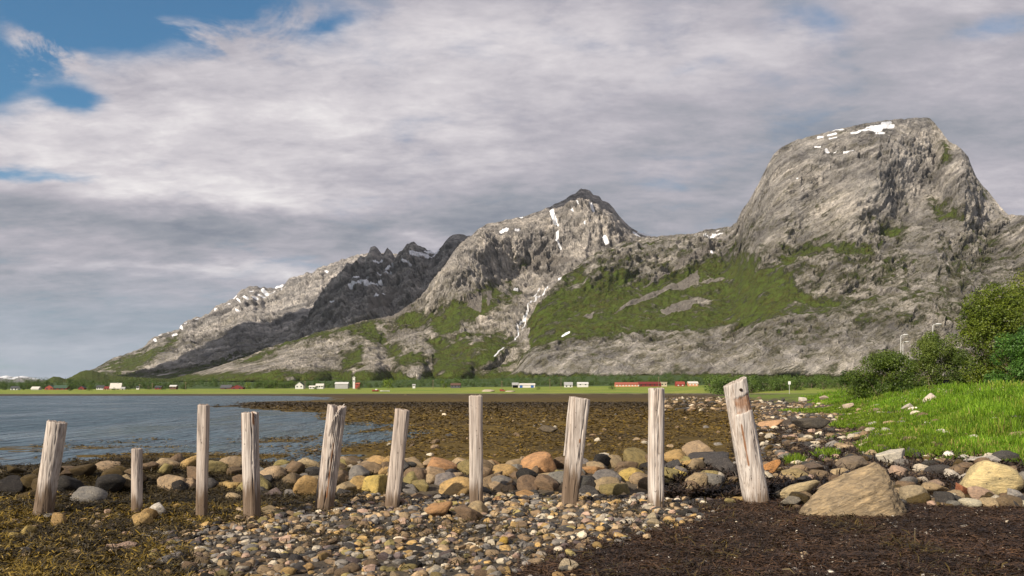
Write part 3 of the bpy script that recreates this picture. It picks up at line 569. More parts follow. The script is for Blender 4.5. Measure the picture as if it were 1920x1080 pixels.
# smaller boulders filling the wall behind and under these
for i in range(105):
    px = random.uniform(290, 1350); v = random.random(); py = 880+v*60; Y = wallY(py)+.45
    p = P(px, py, Y); g = gz(p[0], p[1]); p[2] = max(g+.03, min(p[2], g+.22)); s_ = random.uniform(.12,.24)
    cn = random.choice(['brown','tan','dark grey','grey','olive','black','ochre','brown','dark grey'])
    o = put_rock('boulder', random.choice(ROCKS), p, (s_*1.25, s_, s_*.85), PAL[cn])
    boulders.append((o, cn, CX+p[0]/p[1]*F, HOR-(p[2]-CZ)/p[1]*F, s_*2.5/Y*F))

# the rocks that stand out, each described by hand
SPECIAL = []
def special(px, pybot, bw, bh, cn, label, seed, planes=None, k=10, sharp=22., round_=.12, rough=.07, depth=.8, sink=.12, rot=(0,0,0), n=5, col=None, cat='rock', name='boulder'):
    X_, Y, Zg = hit(px, pybot)
    hx, hz_ = bw/F*Y/2, bh/F*Y/2
    me = mesh_np(name, *rock_shape(n, seed, planes, k, sharp, rough, round_), MROCK)
    o = link(name, me, None, (X_, Y+hx*depth*.6, Zg+hz_*(1-sink*2))); o.scale = (hx*1.04, hx*depth, hz_*(1+sink)); o.rotation_euler = rot
    c_ = col or PAL[cn]; o.color = (*c_, 1); tag(o, label, cat); SPECIAL.append(o); return o
def hull_planes(pts, ctr):
    bm = bmesh.new(); [bm.verts.new(p) for p in pts]; bmesh.ops.convex_hull(bm, input=bm.verts); bm.normal_update()
    out = []
    for f in bm.faces:
        n = f.normal; h = (f.verts[0].co-Vector(ctr)).dot(n)
        if h < 0: n = -n; h = -h
        out.append((*n, h))
    bm.free(); return out
BIG = hull_planes([(-1,-.5,-.2),(-.95,.35,-.2),(-.86,-.35,.16),(-.38,0,.60),(.05,.1,.80),(.50,.05,1.03),(.58,.3,1.0),(.70,.05,.86),(.84,.0,.50),(.98,-.25,.05),(1,.4,-.2),(1,-.4,-.2),(-.3,-1,-.2),(.65,-1,-.2),(.52,-.55,.50),(-.45,-.72,.22),(.15,-.62,.50),(.0,.9,.3)], (.1,-.05,.25))
big = special(1618, 967, 200, 100, 'tan', 'biggest rock on the beach, brown layered slab with an orange pointed top', 901, BIG, sharp=90., round_=.0, rough=.05, depth=.62, sink=.0, col=(.36,.285,.185))
hz_ = big.scale[2]; big.scale[2] = hz_*1.38; big.scale[0] *= 1.06; big.location[2] -= hz_*.5; big.data.materials[0] = MLAY
bv = np.zeros(len(big.data.vertices)*3, np.float32); big.data.vertices.foreach_get('co', bv); bv = bv.reshape(-1,3).astype(float)
bs = bv@np.array([-.5,-.25,.8])*7+.9*fbm(bv*2.2, 4, .55, 7); bf = bs-np.floor(bs); bs2 = bv@np.array([-.45,-.3,.8])*19+1.5*fbm(bv*3, 3, .5, 8); bf2 = bs2-np.floor(bs2)
bn = bv/np.linalg.norm(bv,axis=1)[:,None]; bv = bv+bn*(.055*np.where(bf < .3, bf/.3, (1-bf)/.7)+.022*np.where(bf2 < .3, bf2/.3, (1-bf2)/.7)+.05*fbm(bv*4, 3, .6, 9))[:,None]
big.data.vertices.foreach_set('co', bv.astype(np.float32).ravel()); big.data.update()
special(1886, 937, 122, 76, 'pale', 'huge pale yellow rounded rock at the right edge of the beach', 902, k=12, round_=.3, depth=.9, col=(.58,.47,.25))
special(1500, 936, 100, 36, 'pale', 'long low pale tan rock just right of the notched white post', 903, k=9, round_=.25, depth=.55, col=(.46,.37,.22), rot=(0,-.12,.1))
special(1484, 952, 44, 22, 'grey', 'small flat grey stone lying in front of the long pale tan rock', 904, round_=.2, col=(.28,.25,.2))
special(1809, 938, 42, 36, 'reddish', 'red-brown angular rock beside the huge pale yellow rock', 905, sharp=30., round_=.05, col=(.30,.115,.06))
special(1909, 946, 34, 32, 'grey', 'smooth grey rock in front of the huge pale yellow rock', 906, round_=.4, col=(.33,.31,.29))
special(1722, 944, 50, 36, 'tan', 'rounded grey-tan rock touching the right side of the biggest layered rock', 907, round_=.4, col=(.33,.27,.18))
special(1757, 934, 62, 32, 'tan', 'low tan rock half buried in dark weed, between the rounded grey-tan and the red-brown rocks', 908, round_=.2, col=(.36,.27,.16))
special(1681, 874, 64, 34, 'white', 'whitish pointed rock behind the biggest layered rock', 909, sharp=30., round_=.06, col=(.55,.51,.43))
special(1755, 760, 44, 28, 'white', 'white angular rock sitting in the bright green grass of the bank', 910, sharp=26., round_=.08, sink=.2, col=(.55,.46,.40), rot=(0,-.3,.2))
special(1708, 769, 28, 14, 'white', 'small pale grey rock at the grass edge below the white angular rock', 911, round_=.25, col=(.45,.41,.36))
special(1530, 810, 66, 28, 'dark grey', 'broad dark grey rock on the stony shore left of the grass', 912, round_=.15, col=(.075,.066,.055))
special(1447, 802, 50, 17, 'orange', 'flat orange-tan rock at the edge of the weedy flats beside the notched white post', 913, round_=.2, col=(.42,.26,.15))
special(1547, 752, 22, 13, 'pinkish', 'pinkish grey rock on the shoreline below the round dark bush', 914, round_=.2, col=(.4,.31,.26))
special(1507, 752, 14, 8, 'white', 'pale stone on the mud near the start of the grass', 915, round_=.3, col=(.5,.46,.4))
special(1606, 886, 60, 34, 'brown', 'grey-brown sloping boulder left of the whitish pointed rock', 916, round_=.15, col=(.2,.155,.11))
special(1527, 886, 44, 24, 'brown', 'dark brown boulder right of the notched white post above the long pale tan rock', 917, round_=.12, col=(.14,.105,.08))
special(1496, 902, 60, 28, 'tan', 'olive-tan boulder with a pale foot behind the long pale tan rock', 918, round_=.2, col=(.32,.245,.12))
special(1447, 893, 36, 34, 'orange', 'orange boulder touching the right side of the notched white post', 919, round_=.2, col=(.44,.22,.085))
special(1853, 872, 72, 20, 'white', 'long flat white-grey rock behind the huge pale yellow rock', 920, round_=.15, col=(.52,.48,.43))
special(1830, 906, 44, 24, 'white', 'pale grey block at the left foot of the huge pale yellow rock', 921, round_=.15, col=(.45,.41,.36))
special(1785, 900, 34, 22, 'white', 'rounded whitish stone above the red-brown angular rock', 922, round_=.3, col=(.52,.47,.4))
special(1578, 892, 34, 16, 'tan', 'small sunlit tan stone behind the left end of the biggest layered rock', 923, round_=.3, col=(.45,.34,.2))
special(1068, 1072, 40, 26, 'pale', 'pale smooth stone alone on the dark weed at the bottom', 924, round_=.3, col=(.52,.43,.30), n=4)
special(944, 1022, 23, 17, 'yellow', 'bright yellow rounded pebble at the edge of the dark weed', 925, round_=.4, col=(.58,.38,.08), n=4)
special(1223, 979, 23, 19, 'pale', 'upper of two pale pointed stones in front of the fluted post', 926, sharp=30., round_=.1, col=(.5,.42,.28), n=4)
special(1230, 988, 34, 16, 'tan', 'lower and wider of two pale stones in front of the fluted post', 927, round_=.2, col=(.47,.38,.24), n=4)
special(1030, 812, 36, 16, 'grey', 'dark weedy rock standing alone out on the brown flats', 928, round_=.2, col=(.1,.08,.055))
special(1590, 768, 24, 14, 'white', 'pale stone half hidden at the grass edge under the round dark bush', 929, round_=.2, col=(.42,.34,.27))
special(1650, 772, 18, 9, 'brown', 'low brown stone at the grass edge right of the round dark bush', 930, round_=.2, col=(.22,.17,.12))
special(1470, 905, 34, 18, 'tan', 'flat tan stone wedged between the orange and the olive-tan boulders', 931, round_=.2, col=(.34,.25,.15))
special(1640, 906, 40, 18, 'white', 'white-grey slab peeping over the top of the biggest layered rock', 932, round_=.1, col=(.5,.46,.4))
special(1560, 930, 60, 22, 'white', 'pale slab leaning on the left shoulder of the biggest layered rock', 933, round_=.1, depth=.5, col=(.46,.41,.33))

# cobbles: the largest are things, the rest one mass
sun_cols = ['grey','grey','dark grey','purplish grey','tan','tan','pale','ochre','grey','tan','dark grey','dark grey','brown','pinkish','olive','pale','tan','brown','brown','dark grey','grey','ochre','black']
far_cols = ['brown','tan','tan','grey','dark grey','brown','pinkish','brown','pale','dark grey','dark grey','brown','weedy brown','weedy brown','pale']
cand = []                                          # x, y, size, colour, patch
def sow(n, f, patch, cols, smin, smax, pw=2.2):
    k = 0; tries = 0
    while k < n and tries < n*40:
        tries += 1; r = f()
        if r is None: continue
        cand.append((r[0], r[1], smin+(smax-smin)*random.random()**pw, random.choice(cols), patch)); k += 1
def f_gravel():
    y = random.uniform(6.6,12.8); x = random.uniform(-5,3.4); l, r = zone_gravel(0, y); e = .45*gn(np.array([[x*.8,y*.8,0.]]),3)[0]
    jt = abs(random.gauss(0,.28)); return (x, y) if l+e-.1-jt < x < r+e+.05+jt else None
def f_thin_l():
    y = random.uniform(6.6,12.); x = random.uniform(-7.5,-2.6); return (x, y)
def f_thin_r():
    y = random.uniform(6.6,11.); x = random.uniform(-.2,6.5); return (x, y)
def f_right():
    y = 11.5+95*random.random()**1.9; lo, hi = float(x_flat(y))-1.5, float(x_grass(y))+.6
    if y < 15: lo = 3.4
    x = random.uniform(lo, hi)
    if y < 13.6 and .27 < x/y < .345: return None
    return (x, y) if x < .68*y else None
def f_flat():
    y = 20+150*random.random()**2; x = random.uniform(-.45*y, .33*y); return (x, y) if x > x_water(y)+2 else None
sow(6400, f_gravel, 'gravel', sun_cols, .011, .076, 2.8)
sow(420, f_thin_l, 'left', ['tan','brown','ochre','grey','pinkish'], .02, .07, 2.5)
sow(420, f_thin_r, 'right', ['tan','pale','grey','brown','white'], .005, .038, 3.2)
sow(3200, f_right, 'shore', far_cols, .03, .21, 2.9)
def f_far():
    y = 85+260*random.random()**1.5; lo, hi = float(x_flat(y))-.12*y, float(x_grass(y))+1; return (random.uniform(lo, hi), y)
sow(700, f_far, 'shore', far_cols, .10, .55, 2.)
def f_bank():
    y = 18+50*random.random()**1.5; x = float(x_grass(y))+random.uniform(-.5,5); return (x, y) if x < .68*y else None
sow(260, f_bank, 'shore', ['pale','grey','tan','brown','white','dark grey'], .06, .3, 2.5)
sow(300, f_flat, 'flat', ['tan','brown','dark grey','grey','brown','pale'], .05, .22, 2.2)
cx_ = np.array([c[0] for c in cand]); cy_ = np.array([c[1] for c in cand]); cs_ = np.array([c[2] for c in cand])
cz_ = ground_h(cx_, cy_)
keep = (np.abs(cx_) < .66*cy_) & (cz_ > W-.1); scr = np.where(keep, cs_/cy_, 0)
order = np.argsort(-scr); N_IND = 285; ind = order[:N_IND]; rest = order[N_IND:int(keep.sum())]
cobbles = []
for i in ind:
    x_, y_, s_, cn, patch = cand[i]
    o = put_rock('stone', random.choice(CHIPS), (x_, y_, cz_[i]+s_*.22), (s_*random.uniform(1.,1.35), s_*random.uniform(.8,1.1), s_*random.uniform(.5,.85)), PAL[cn], (random.uniform(-.4,.4), random.uniform(-.4,.4), random.uniform(0,6.28)), .2)
    cobbles.append((o, cn, patch))
protos = [rock_shape(2, 500+i, k=8, sharp=50, round_=.05, rough=.08) for i in range(10)]
protl = [rock_shape(1, 600+i, k=8, sharp=50, round_=.05, rough=.08) for i in range(8)]
def rotm(n):
    a = rng.uniform(0, 2*np.pi, n); b = rng.normal(0,.35,n); ca, sa, cb, sb = np.cos(a), np.sin(a), np.cos(b), np.sin(b)
    M = np.zeros((n,3,3)); M[:,0,0]=ca; M[:,0,1]=-sa*cb; M[:,0,2]=sa*sb; M[:,1,0]=sa; M[:,1,1]=ca*cb; M[:,1,2]=-ca*sb; M[:,2,1]=sb; M[:,2,2]=cb; return M
VV, TT, CC = [], [], []; off = 0
for i, Mx in zip(rest, rotm(len(rest))):
    x_, y_, s_, cn, patch = cand[i]; big = s_/y_*F > 5
    V, T = random.choice(protos if big else protl)
    V = (V*np.array([random.uniform(1.,1.4), random.uniform(.75,1.1), random.uniform(.45,.8)])*s_)@Mx.T+np.array([x_, y_, cz_[i]+s_*.25])
    VV.append(V); TT.append(T+off); off += len(V); k = random.uniform(.7,1.3); CC.append(np.tile(np.array(PAL[cn])*k, (len(V),1)))
tag(link('pebbles', mesh_np('pebbles', np.concatenate(VV), np.concatenate(TT), MPEB, {'Col':np.concatenate(CC)}, sm=False)), 'small pebbles and cobbles strewn over the shingle and shore', 'pebbles', kind='stuff')
# ---------------------------------------------------------------- weathered posts
def wood_mat():
    t = NT('weathered_wood'); o = t.obj()
    oi = t.n('ShaderNodeObjectInfo'); rv = t.n('ShaderNodeVectorMath', {0:oi.outputs['Location'], 'Scale':2.3}, operation='SCALE').outputs[0]
    p = t.n('ShaderNodeVectorMath', {0:o, 1:rv}, operation='ADD').outputs[0]
    g = t.noise(t.map(p, scl=(26,26,1.1)), 1.6, 6, .62, .3); g2 = t.noise(t.map(p, scl=(9,9,.5)), 1.5, 5, .6, .3); m = t.noise(p, 3.2, 6, .65)
    warm = t.attr('tint')
    dry = t.mix(t.rng(g, .32, .62), (.27,.235,.21), (.60,.55,.505)); dry = t.mix(t.mul(t.rng(g2, .45,.68), .55), dry, (.40,.31,.25))
    dry = t.mix(t.mul(t.rng(m, .52, .72), .4), dry, (.42,.34,.28))
    grey = t.mix(warm, dry, t.mix(t.rng(g, .3, .66), (.15,.115,.095), (.46,.37,.30)))
    wet = t.rng(t.add(t.attr('wet'), t.add(t.mul(t.sub(g2,.5), 1.6), t.mul(t.sub(g,.5),1.1))), .2, .62)
    c = t.mix(t.mul(wet,.9), grey, t.mix(g, (.055,.037,.024), (.20,.135,.085)))
    rust = t.rng(t.add(t.attr('rust'), t.mul(t.sub(m,.5), .9)), .3, .7); c = t.mix(t.mul(rust,.9), c, t.mix(g, (.10,.035,.012), (.33,.15,.055)))
    spot = t.rng(t.noise(t.map(p, scl=(1,1,.55)), 24., 3, .6), .66, .71); c = t.mix(t.mul(spot,.8), c, (.06,.045,.035))
    c = t.mix(t.rng(t.attr('crack'), .25, .9), c, (.028,.02,.015))
    h = t.add(g, t.add(t.mul(g2, .8), t.mul(m,.3)))
    return t.out(c, .88, t.bump(h, .8, .012), .2)
MWOOD = wood_mat()
def post(idx, xt, yt, xb, yb, wt, wb, label, seed, square=0., ragged=.02, ncrack=7, cdepth=.16, wetm=.22, tint=.3, rust=None, topwear=0., notch=None, dep=1., slant=0., split=None):
    r_ = np.random.default_rng(seed); X_, Y, Zg = hit(xb, yb)
    A = np.array([X_, Y, Zg]); k = Y/F; B = P(xt, yt, Y); L = np.linalg.norm(B-A); up = (B-A)/L
    r0, r1 = wb*k/2, wt*k/2; na, nz = 96, 150; ext = .35
    s = np.linspace(-ext/L, 1, nz); a = np.linspace(0, 2*np.pi, na, endpoint=False); S_, AA = np.meshgrid(s, a, indexing='ij')
    rad = r0+(r1-r0)*np.clip(S_,0,1)
    if square:
        e = 2+square*4; se = (np.abs(np.cos(AA))**e+np.abs(np.sin(AA))**e)**(-1/e); rad = rad*se/(1+.06*square)
    q = np.stack([np.cos(AA)*1.6, np.sin(AA)*1.6, S_*L*1.1], -1).reshape(-1,3)
    rad = rad*(1+.10*fbm(q+seed, 3, .5, seed).reshape(S_.shape))
    q2 = np.stack([np.cos(AA)*7, np.sin(AA)*7, S_*L*1.2], -1).reshape(-1,3); rad = rad*(1+.055*fbm(q2, 3, .6, seed+4).reshape(S_.shape))
    crack = np.zeros(S_.shape)
    for c in range(ncrack):
        a0 = r_.uniform(np.pi, 2*np.pi) if c < ncrack*.7 else r_.uniform(0, 2*np.pi)
        w = r_.uniform(.018, .05); lo = r_.uniform(-.1,.7); hi = lo+r_.uniform(.25,.8); 
        if r_.random() < .6: hi = 1.3
        wob = a0+.10*gn(np.stack([S_.ravel()*4*L, np.full(S_.size, c*3.3), S_.ravel()*0], 1), seed+c).reshape(S_.shape)+r_.normal(0,.06)*S_
        dd = np.abs((AA-wob+np.pi) % (2*np.pi)-np.pi); m = np.exp(-(dd/w)**2)*smooth(lo,lo+.15,S_)*(1-smooth(hi-.1,hi,S_))*np.clip(.55+.9*gn(np.stack([S_.ravel()*9, np.full(S_.size, c*7.), S_.ravel()*0],1),seed+50+c).reshape(S_.shape),.1,1)
        crack = np.maximum(crack, m)
    rad = rad*(1-min(.42,cdepth*1.35)*crack)
    tz = 1-ragged*(.5+.9*fbm(np.stack([np.cos(AA[0])*2.2+seed, np.sin(AA[0])*2.2, AA[0]*0],1), 3, .7, seed+8))-slant*np.cos(AA[0])*.5
    if split is not None:
        for a0, w, d_ in split: tz = tz-d_*np.exp(-((((AA[0]-a0+np.pi)%(2*np.pi))-np.pi)/w)**2)
    SS = np.where(S_ > 0, S_*tz[None,:]/1., S_)
    ru = np.zeros(S_.shape); tintv = np.full(S_.shape, tint)
    if notch:
        lo, hi, dp = notch; nm = smooth(lo,lo+.012,S_)*(1-smooth(hi-.012,hi,S_))*(np.sin(AA) < -.1)*smooth(-.75,-.5,np.cos(AA))
        rad = rad*(1-dp*nm); ru = np.maximum(ru, .62*nm)
    for (a0, wa, lo, hi, v) in (rust or []):
        dd = np.abs((AA-a0+np.pi) % (2*np.pi)-np.pi); ru = np.maximum(ru, v*np.exp(-(dd/wa)**2)*smooth(lo,lo+.05,S_)*(1-smooth(hi-.05,hi,S_)))
    ex = np.cross(np.array([0,1.,0]), up); ex /= np.linalg.norm(ex); ey = np.cross(up, ex)
    V = (up[None,None]*(SS*L)[...,None]+ex*(np.cos(AA)*rad)[...,None]+ey*(np.sin(AA)*rad*dep)[...,None])
    V = V.reshape(-1,3); Q = []; i = np.arange(nz*na).reshape(nz,na); j = np.roll(i,-1,1)
    Q = np.stack([i[:-1], j[:-1], j[1:], i[1:]], -1).reshape(-1,4)
    # end grain: rings to the middle
    rings = [V[-na:]]; top = V[-na:]; ctr = top.mean(0); prev = i[-1]; base = len(V); extra = []; cr_t = []
    for n_, f in enumerate((.93,.6,.25,.02)):
        ring = ctr+(top-ctr)*f; ring[:] += up*(r_.normal(0,.006,na)+ .012*f-(.02 if n_ > 0 else 0)*topwear*2)[:,None]*(1 if n_ else .3)
        extra.append(ring); cur = base+n_*na+np.arange(na)
        Q = np.concatenate([Q, np.stack([prev, np.roll(prev,-1), np.roll(cur,-1), cur], -1)]); prev = cur; cr_t.append(np.full(na, .15+.5*topwear))
    V = np.concatenate([V]+extra); ext_ = lambda a, v=None: np.concatenate([a.ravel()]+[np.full(na, v) if v is not None else a[-1] for _ in extra])
    wet = np.clip((wetm+.16-S_)/.34, 0, 1)*.85+.15*np.clip(1-S_/max(wetm*2,.1),0,1)
    me = mesh_np('wooden_post', V, Q, MWOOD, {'crack':np.concatenate([crack.ravel()]+cr_t), 'wet':ext_(wet, 0.), 'rust':ext_(ru), 'tint':np.concatenate([tintv.ravel()]+[np.full(na, min(1,tint+.35))]*len(extra))})
    o = link('wooden_post', me, None, A); tag(o, label, 'post', 'row of old wooden posts standing on the beach'); return o, A, up, L, ex, ey, r0, r1
def splinter(par, pts, w0, w1, name='splinter', mat=None):
    """a torn sliver following a few points in the post's own space"""
    pts = np.array(pts, float); n = len(pts); V, Q = [], []
    for i, p in enumerate(pts):
        w = w0+(w1-w0)*i/(n-1)
        for a in range(6): V.append(p+np.array([math.cos(a*math.pi/3)*w*random.uniform(.7,1.2), math.sin(a*math.pi/3)*w*.7, 0]))
    for i in range(n-1):
        for a in range(6): b = (a+1) % 6; Q.append((i*6+a, i*6+b, i*6+6+b, i*6+6+a))
    V.append(pts[0]); V.append(pts[-1]+np.array([0,0,w1]))
    T = [(len(V)-1, (n-1)*6+a, (n-1)*6+(a+1)%6, len(V)-1) for a in range(6)]
    me = bpy.data.meshes.new(name); me.from_pydata([tuple(v) for v in V], [], [q for q in Q]+[(len(V)-1, (n-1)*6+a, (n-1)*6+(a+1)%6) for a in range(6)])
    me.materials.append(mat or MWOOD); return link(name, me, par)
PI = math.pi
posts = []
posts.append(post(0, 108,788, 80,967, 33,34, 'leftmost post, thick and leaning right, with a dark ragged rotten top', 11, ragged=.035, ncrack=9, wetm=.3, tint=.35, topwear=.6))
posts.append(post(1, 257,841, 257,964, 20,19, 'shortest post of the row, thin and upright with a flat grey top', 12, ragged=.015, tint=.5, wetm=.2))
posts.append(post(2, 382,759, 378,972, 20,19, 'thin tall grey post standing upright between the shortest post and the rust-stained post', 13, square=.5, ragged=.008, tint=.45, ncrack=5, wetm=.22))
posts.append(post(3, 468,772, 473,973, 31,31, 'thick upright post with a rust-brown rotten streak down its left edge and a split top', 14, ragged=.02, ncrack=9, cdepth=.25, wetm=.3, tint=.25, rust=[(PI+.35,.22,.68,1.1,1.),(PI*1.5+.75,.2,.86,1.1,.8)], split=[(2*PI-.55,.16,.06)]))
po5 = post(4, 633,758, 607,955, 35,34, 'thick post leaning right with a forked broken top and brown streaks', 15, ragged=.03, ncrack=11, cdepth=.26, wetm=.16, tint=.35, split=[(PI*1.5+.15,.35,.10)], rust=[(PI*1.5+.35,.14,.1,.75,.7)]); posts.append(po5)
posts.append(post(5, 755,768, 735,950, 27,26, 'narrow squared grey post leaning right with a clean sawn top', 16, square=.7, ragged=.006, tint=.6, ncrack=7, wetm=.1, slant=.01))
posts.append(post(6, 892,742, 893,948, 26,26, 'straight squared pale post in the middle with its foot rotted thin', 17, square=.6, ragged=.006, tint=.3, ncrack=6, wetm=.2, cdepth=.2))
po8 = post(7, 1088,746, 1067,946, 38,31, 'wide pale post flaring upward and leaning right, with a sliver split from its left edge', 18, square=.6, ragged=.01, tint=.32, ncrack=6, wetm=.32, slant=.012, rust=[(PI*1.5+.35,.13,.56,.66,1.)]); posts.append(po8)
posts.append(post(8, 1231,728, 1230,950, 29,30, 'tall straight white post with long dark grooves down its lower half', 19, square=.15, ragged=.006, tint=.08, ncrack=11, cdepth=.3, wetm=.04, split=[(PI*1.5-.45,.09,.03)]))
po10 = post(9, 1377,712, 1418,940, 43,45, 'tallest post, white and leaning left, with a brown notch cut below its jagged top', 20, square=.25, ragged=.035, tint=.02, ncrack=9, cdepth=.2, wetm=.02, notch=(.735,.885,.085), rust=[(PI*1.5-.35,.12,.28,.70,.75)], slant=-.05); posts.append(po10)
# torn slivers that belong to single posts
o, A, up, L, ex, ey, r0, r1 = po8
loc = lambda s, a, b: up*(s*L)+ex*a+ey*b
splinter(o, [loc(.45,-r1*.98,-.03), loc(.6,-r1*1.0,-.05), loc(.8,-r1*1.08,-.05), loc(1.0,-r1*1.05,-.05)], .014, .012)
o, A, up, L, ex, ey, r0, r1 = po5
splinter(o, [loc(.70,-r1*.35,-r1*1.0), loc(.84,-r1*.1,-r1*1.08), loc(.93,r1*.3,-r1*1.05), loc(1.01,r1*.85,-r1*.7)], .006, .010)
splinter(o, [loc(.93,r1*.1,-r1*1.02), loc(.90,r1*.55,-r1*.98), loc(.89,r1*.95,-r1*.6)], .006, .007)
o, A, up, L, ex, ey, r0, r1 = po10
bm = bmesh.new(); bmesh.ops.create_cone(bm, cap_ends=True, segments=14, radius1=.026, radius2=.022, depth=.03)
bmesh.ops.create_cone(bm, cap_ends=True, segments=10, radius1=.012, radius2=.010, depth=.06)
me = bpy.data.meshes.new('bolt'); bm.to_mesh(me); bm.free(); me.materials.append(plain('rusty_iron', (.03,.018,.012), .8))
b = link('bolt', me, o, loc(.915, r1*.12, -r1*1.0)); b.rotation_euler = (PI/2,0,0)

# ---------------------------------------------------------------- labels of the wall boulders and cobbles
PN = [(80,'the leftmost leaning post'),(257,'the shortest post'),(379,'the thin tall grey post'),(472,'the rust-stained post'),(607,'the fork-topped post'),(736,'the narrow sawn post'),(893,'the straight squared post'),(1068,'the wide flaring post'),(1230,'the grooved white post'),(1416,'the notched white post')]
cell = {}
for o, cn, px, py, bw in boulders:
    k = min(range(10), key=lambda i: abs(PN[i][0]-px)); side = 'left' if px < PN[k][0] else 'right'
    row = 'top of the wall' if py < 886 else ('middle of the wall' if py < 922 else 'foot of the wall')
    if py > 952: row = 'in front of the wall'
    cell.setdefault((k, side, row, cn), []).append((o, px, py, bw))
ORD = ['', 'second ', 'third ', 'fourth ', 'fifth ', 'sixth ', 'seventh ', 'eighth ']
for (k, side, row, cn), L_ in cell.items():
    L_.sort(key=lambda r: abs(r[1]-PN[k][0]))
    for i, (o, px, py, bw) in enumerate(L_):
        lead = cn if len(L_) == 1 else ((ORD[i] if i else 'first ')+cn)
        tail = f'{side} of {PN[k][1]}'; at = row if row.startswith('in') else ('at the '+row)
        tag(o, f'{lead} boulder {at}, {tail}', 'boulder', 'boulders of the low stone wall behind the posts')
PATCH = {'gravel':'in the shingle spread in front of the posts', 'left':'among yellow-brown weed at the lower left', 'right':'on the dark brown weed at the lower right', 'shore':'on the stony shore below the grass', 'flat':'out on the brown weedy flats'}
for o, cn, patch in cobbles:
    tag(o, f'{cn} cobble lying {PATCH[patch]}', 'stone', f'{cn} cobbles {PATCH[patch]}')
for o in SPECIAL: o['group'] = 'rocks of the beach'

# ---------------------------------------------------------------- seaweed and grass
def leaf_mat(name, rough=.55, spec=.3, trans=0.):
    t = NT(name); c = t.attr('Col', False); n = t.noise(t.obj(), 3., 3)
    c = t.mix(1., c, t.ramp(n, [(.3,(.75,.75,.75)), (.7,(1.2,1.2,1.2))]), 'MULTIPLY')
    if not trans: return t.out(c, rough, None, spec)
    b = t.n('ShaderNodeBsdfPrincipled', {'Base Color':c, 'Roughness':rough, 'Specular IOR Level':spec}); tr = t.n('ShaderNodeBsdfTranslucent', {'Color':t.mix(1., c, (1.3,1.35,.7), 'MULTIPLY')})
    t.n('ShaderNodeOutputMaterial', {0:t.n('ShaderNodeMixShader', {0:trans, 1:b.outputs[0], 2:tr.outputs[0]}).outputs[0]}); return t.m
MWEED = leaf_mat('seaweed', .5, .35); MGRASS = leaf_mat('grass_blades', .6, .2, .35); MLEAF = leaf_mat('leaves', .5, .3, .16)
def ribbons(name, P0, Ln, Wd, Cc, mat, tilt=.35, curl=1.2, seg=2, lift=None):
    n = len(P0); a = rng.uniform(0, 2*np.pi, n); el = np.abs(rng.normal(0, tilt, n)) if lift is None else lift; dirn = np.stack([np.cos(a)*np.cos(el), np.sin(a)*np.cos(el), np.sin(el)], 1)
    side = np.stack([-np.sin(a), np.cos(a), rng.normal(0,.5,n)], 1); side /= np.linalg.norm(side,axis=1)[:,None]
    V = np.zeros((n, 2*(seg+1), 3)); p = P0.copy(); d = dirn.copy(); bend = rng.normal(0, curl, n)
    for s in range(seg+1):
        w = Wd*(1 if 0 < s < seg else .55)
        V[:,2*s] = p-side*w[:,None]/2; V[:,2*s+1] = p+side*w[:,None]/2
        p = p+d*(Ln/seg)[:,None]; d = d+side*(bend/seg*.6)[:,None]; d[:,2] -= (.55*tilt if lift is None else .18); d /= np.linalg.norm(d,axis=1)[:,None]
    base = (np.arange(n)*2*(seg+1))[:,None,None]
    q = np.array([[2*s, 2*s+1, 2*s+3, 2*s+2] for s in range(seg)])[None]
    return mesh_np(name, V.reshape(-1,3), (base+q).reshape(-1,4), mat, {'Col':np.repeat(Cc, 2*(seg+1), 0)}, sm=False)
def cols(n, a, b, k=1.):
    t = np.clip(rng.beta(1.3,1.6,n),0,1)[:,None]; return (np.array(a)+(np.array(b)-np.array(a))*t)*rng.uniform(.8,1.2,(n,1))
# left: yellow-brown bladder wrack
n = 170000; y_ = 6.6+rng.random(n)**1.1*10.5; x_ = rng.uniform(-.68,-.14,n)*y_
gl_ = zone_gravel(0, y_)[0]; m = (x_ < gl_+.5*fbm(p2(x_,y_,1.),3,.6,51)+.35*rng.normal(size=n)*.5)&(fbm(p2(x_,y_,1.4),3,.6,77) > -.22)
m |= (y_ > 12)&(x_ < -5.2-.6*rng.normal(size=n))&(fbm(p2(x_,y_,1.4),3,.6,77) > .0)
x_, y_ = x_[m], y_[m]; n = len(x_); z_ = ground_h(x_, y_)+np.abs(rng.normal(0,.022,n))+.02*np.clip(fbm(p2(x_,y_,2.2),2,.5,78),0,1)
pat = fbm(p2(x_,y_,.9),3,.6,79)[:,None]
cA = np.where((pat+rng.normal(0,.18,(n,1)) > .05)&(y_[:,None] < 11.8), cols(n,(.08,.058,.01),(.27,.175,.02)), cols(n,(.018,.013,.006),(.075,.052,.012)))
wl = ribbons('seaweed', np.stack([x_,y_,z_],1), rng.uniform(.03,.10,n), rng.uniform(.007,.018,n), cA, MWEED, .4)
tag(link('seaweed', wl), 'yellow-brown seaweed heaped over the stones at the lower left', 'seaweed', kind='stuff')
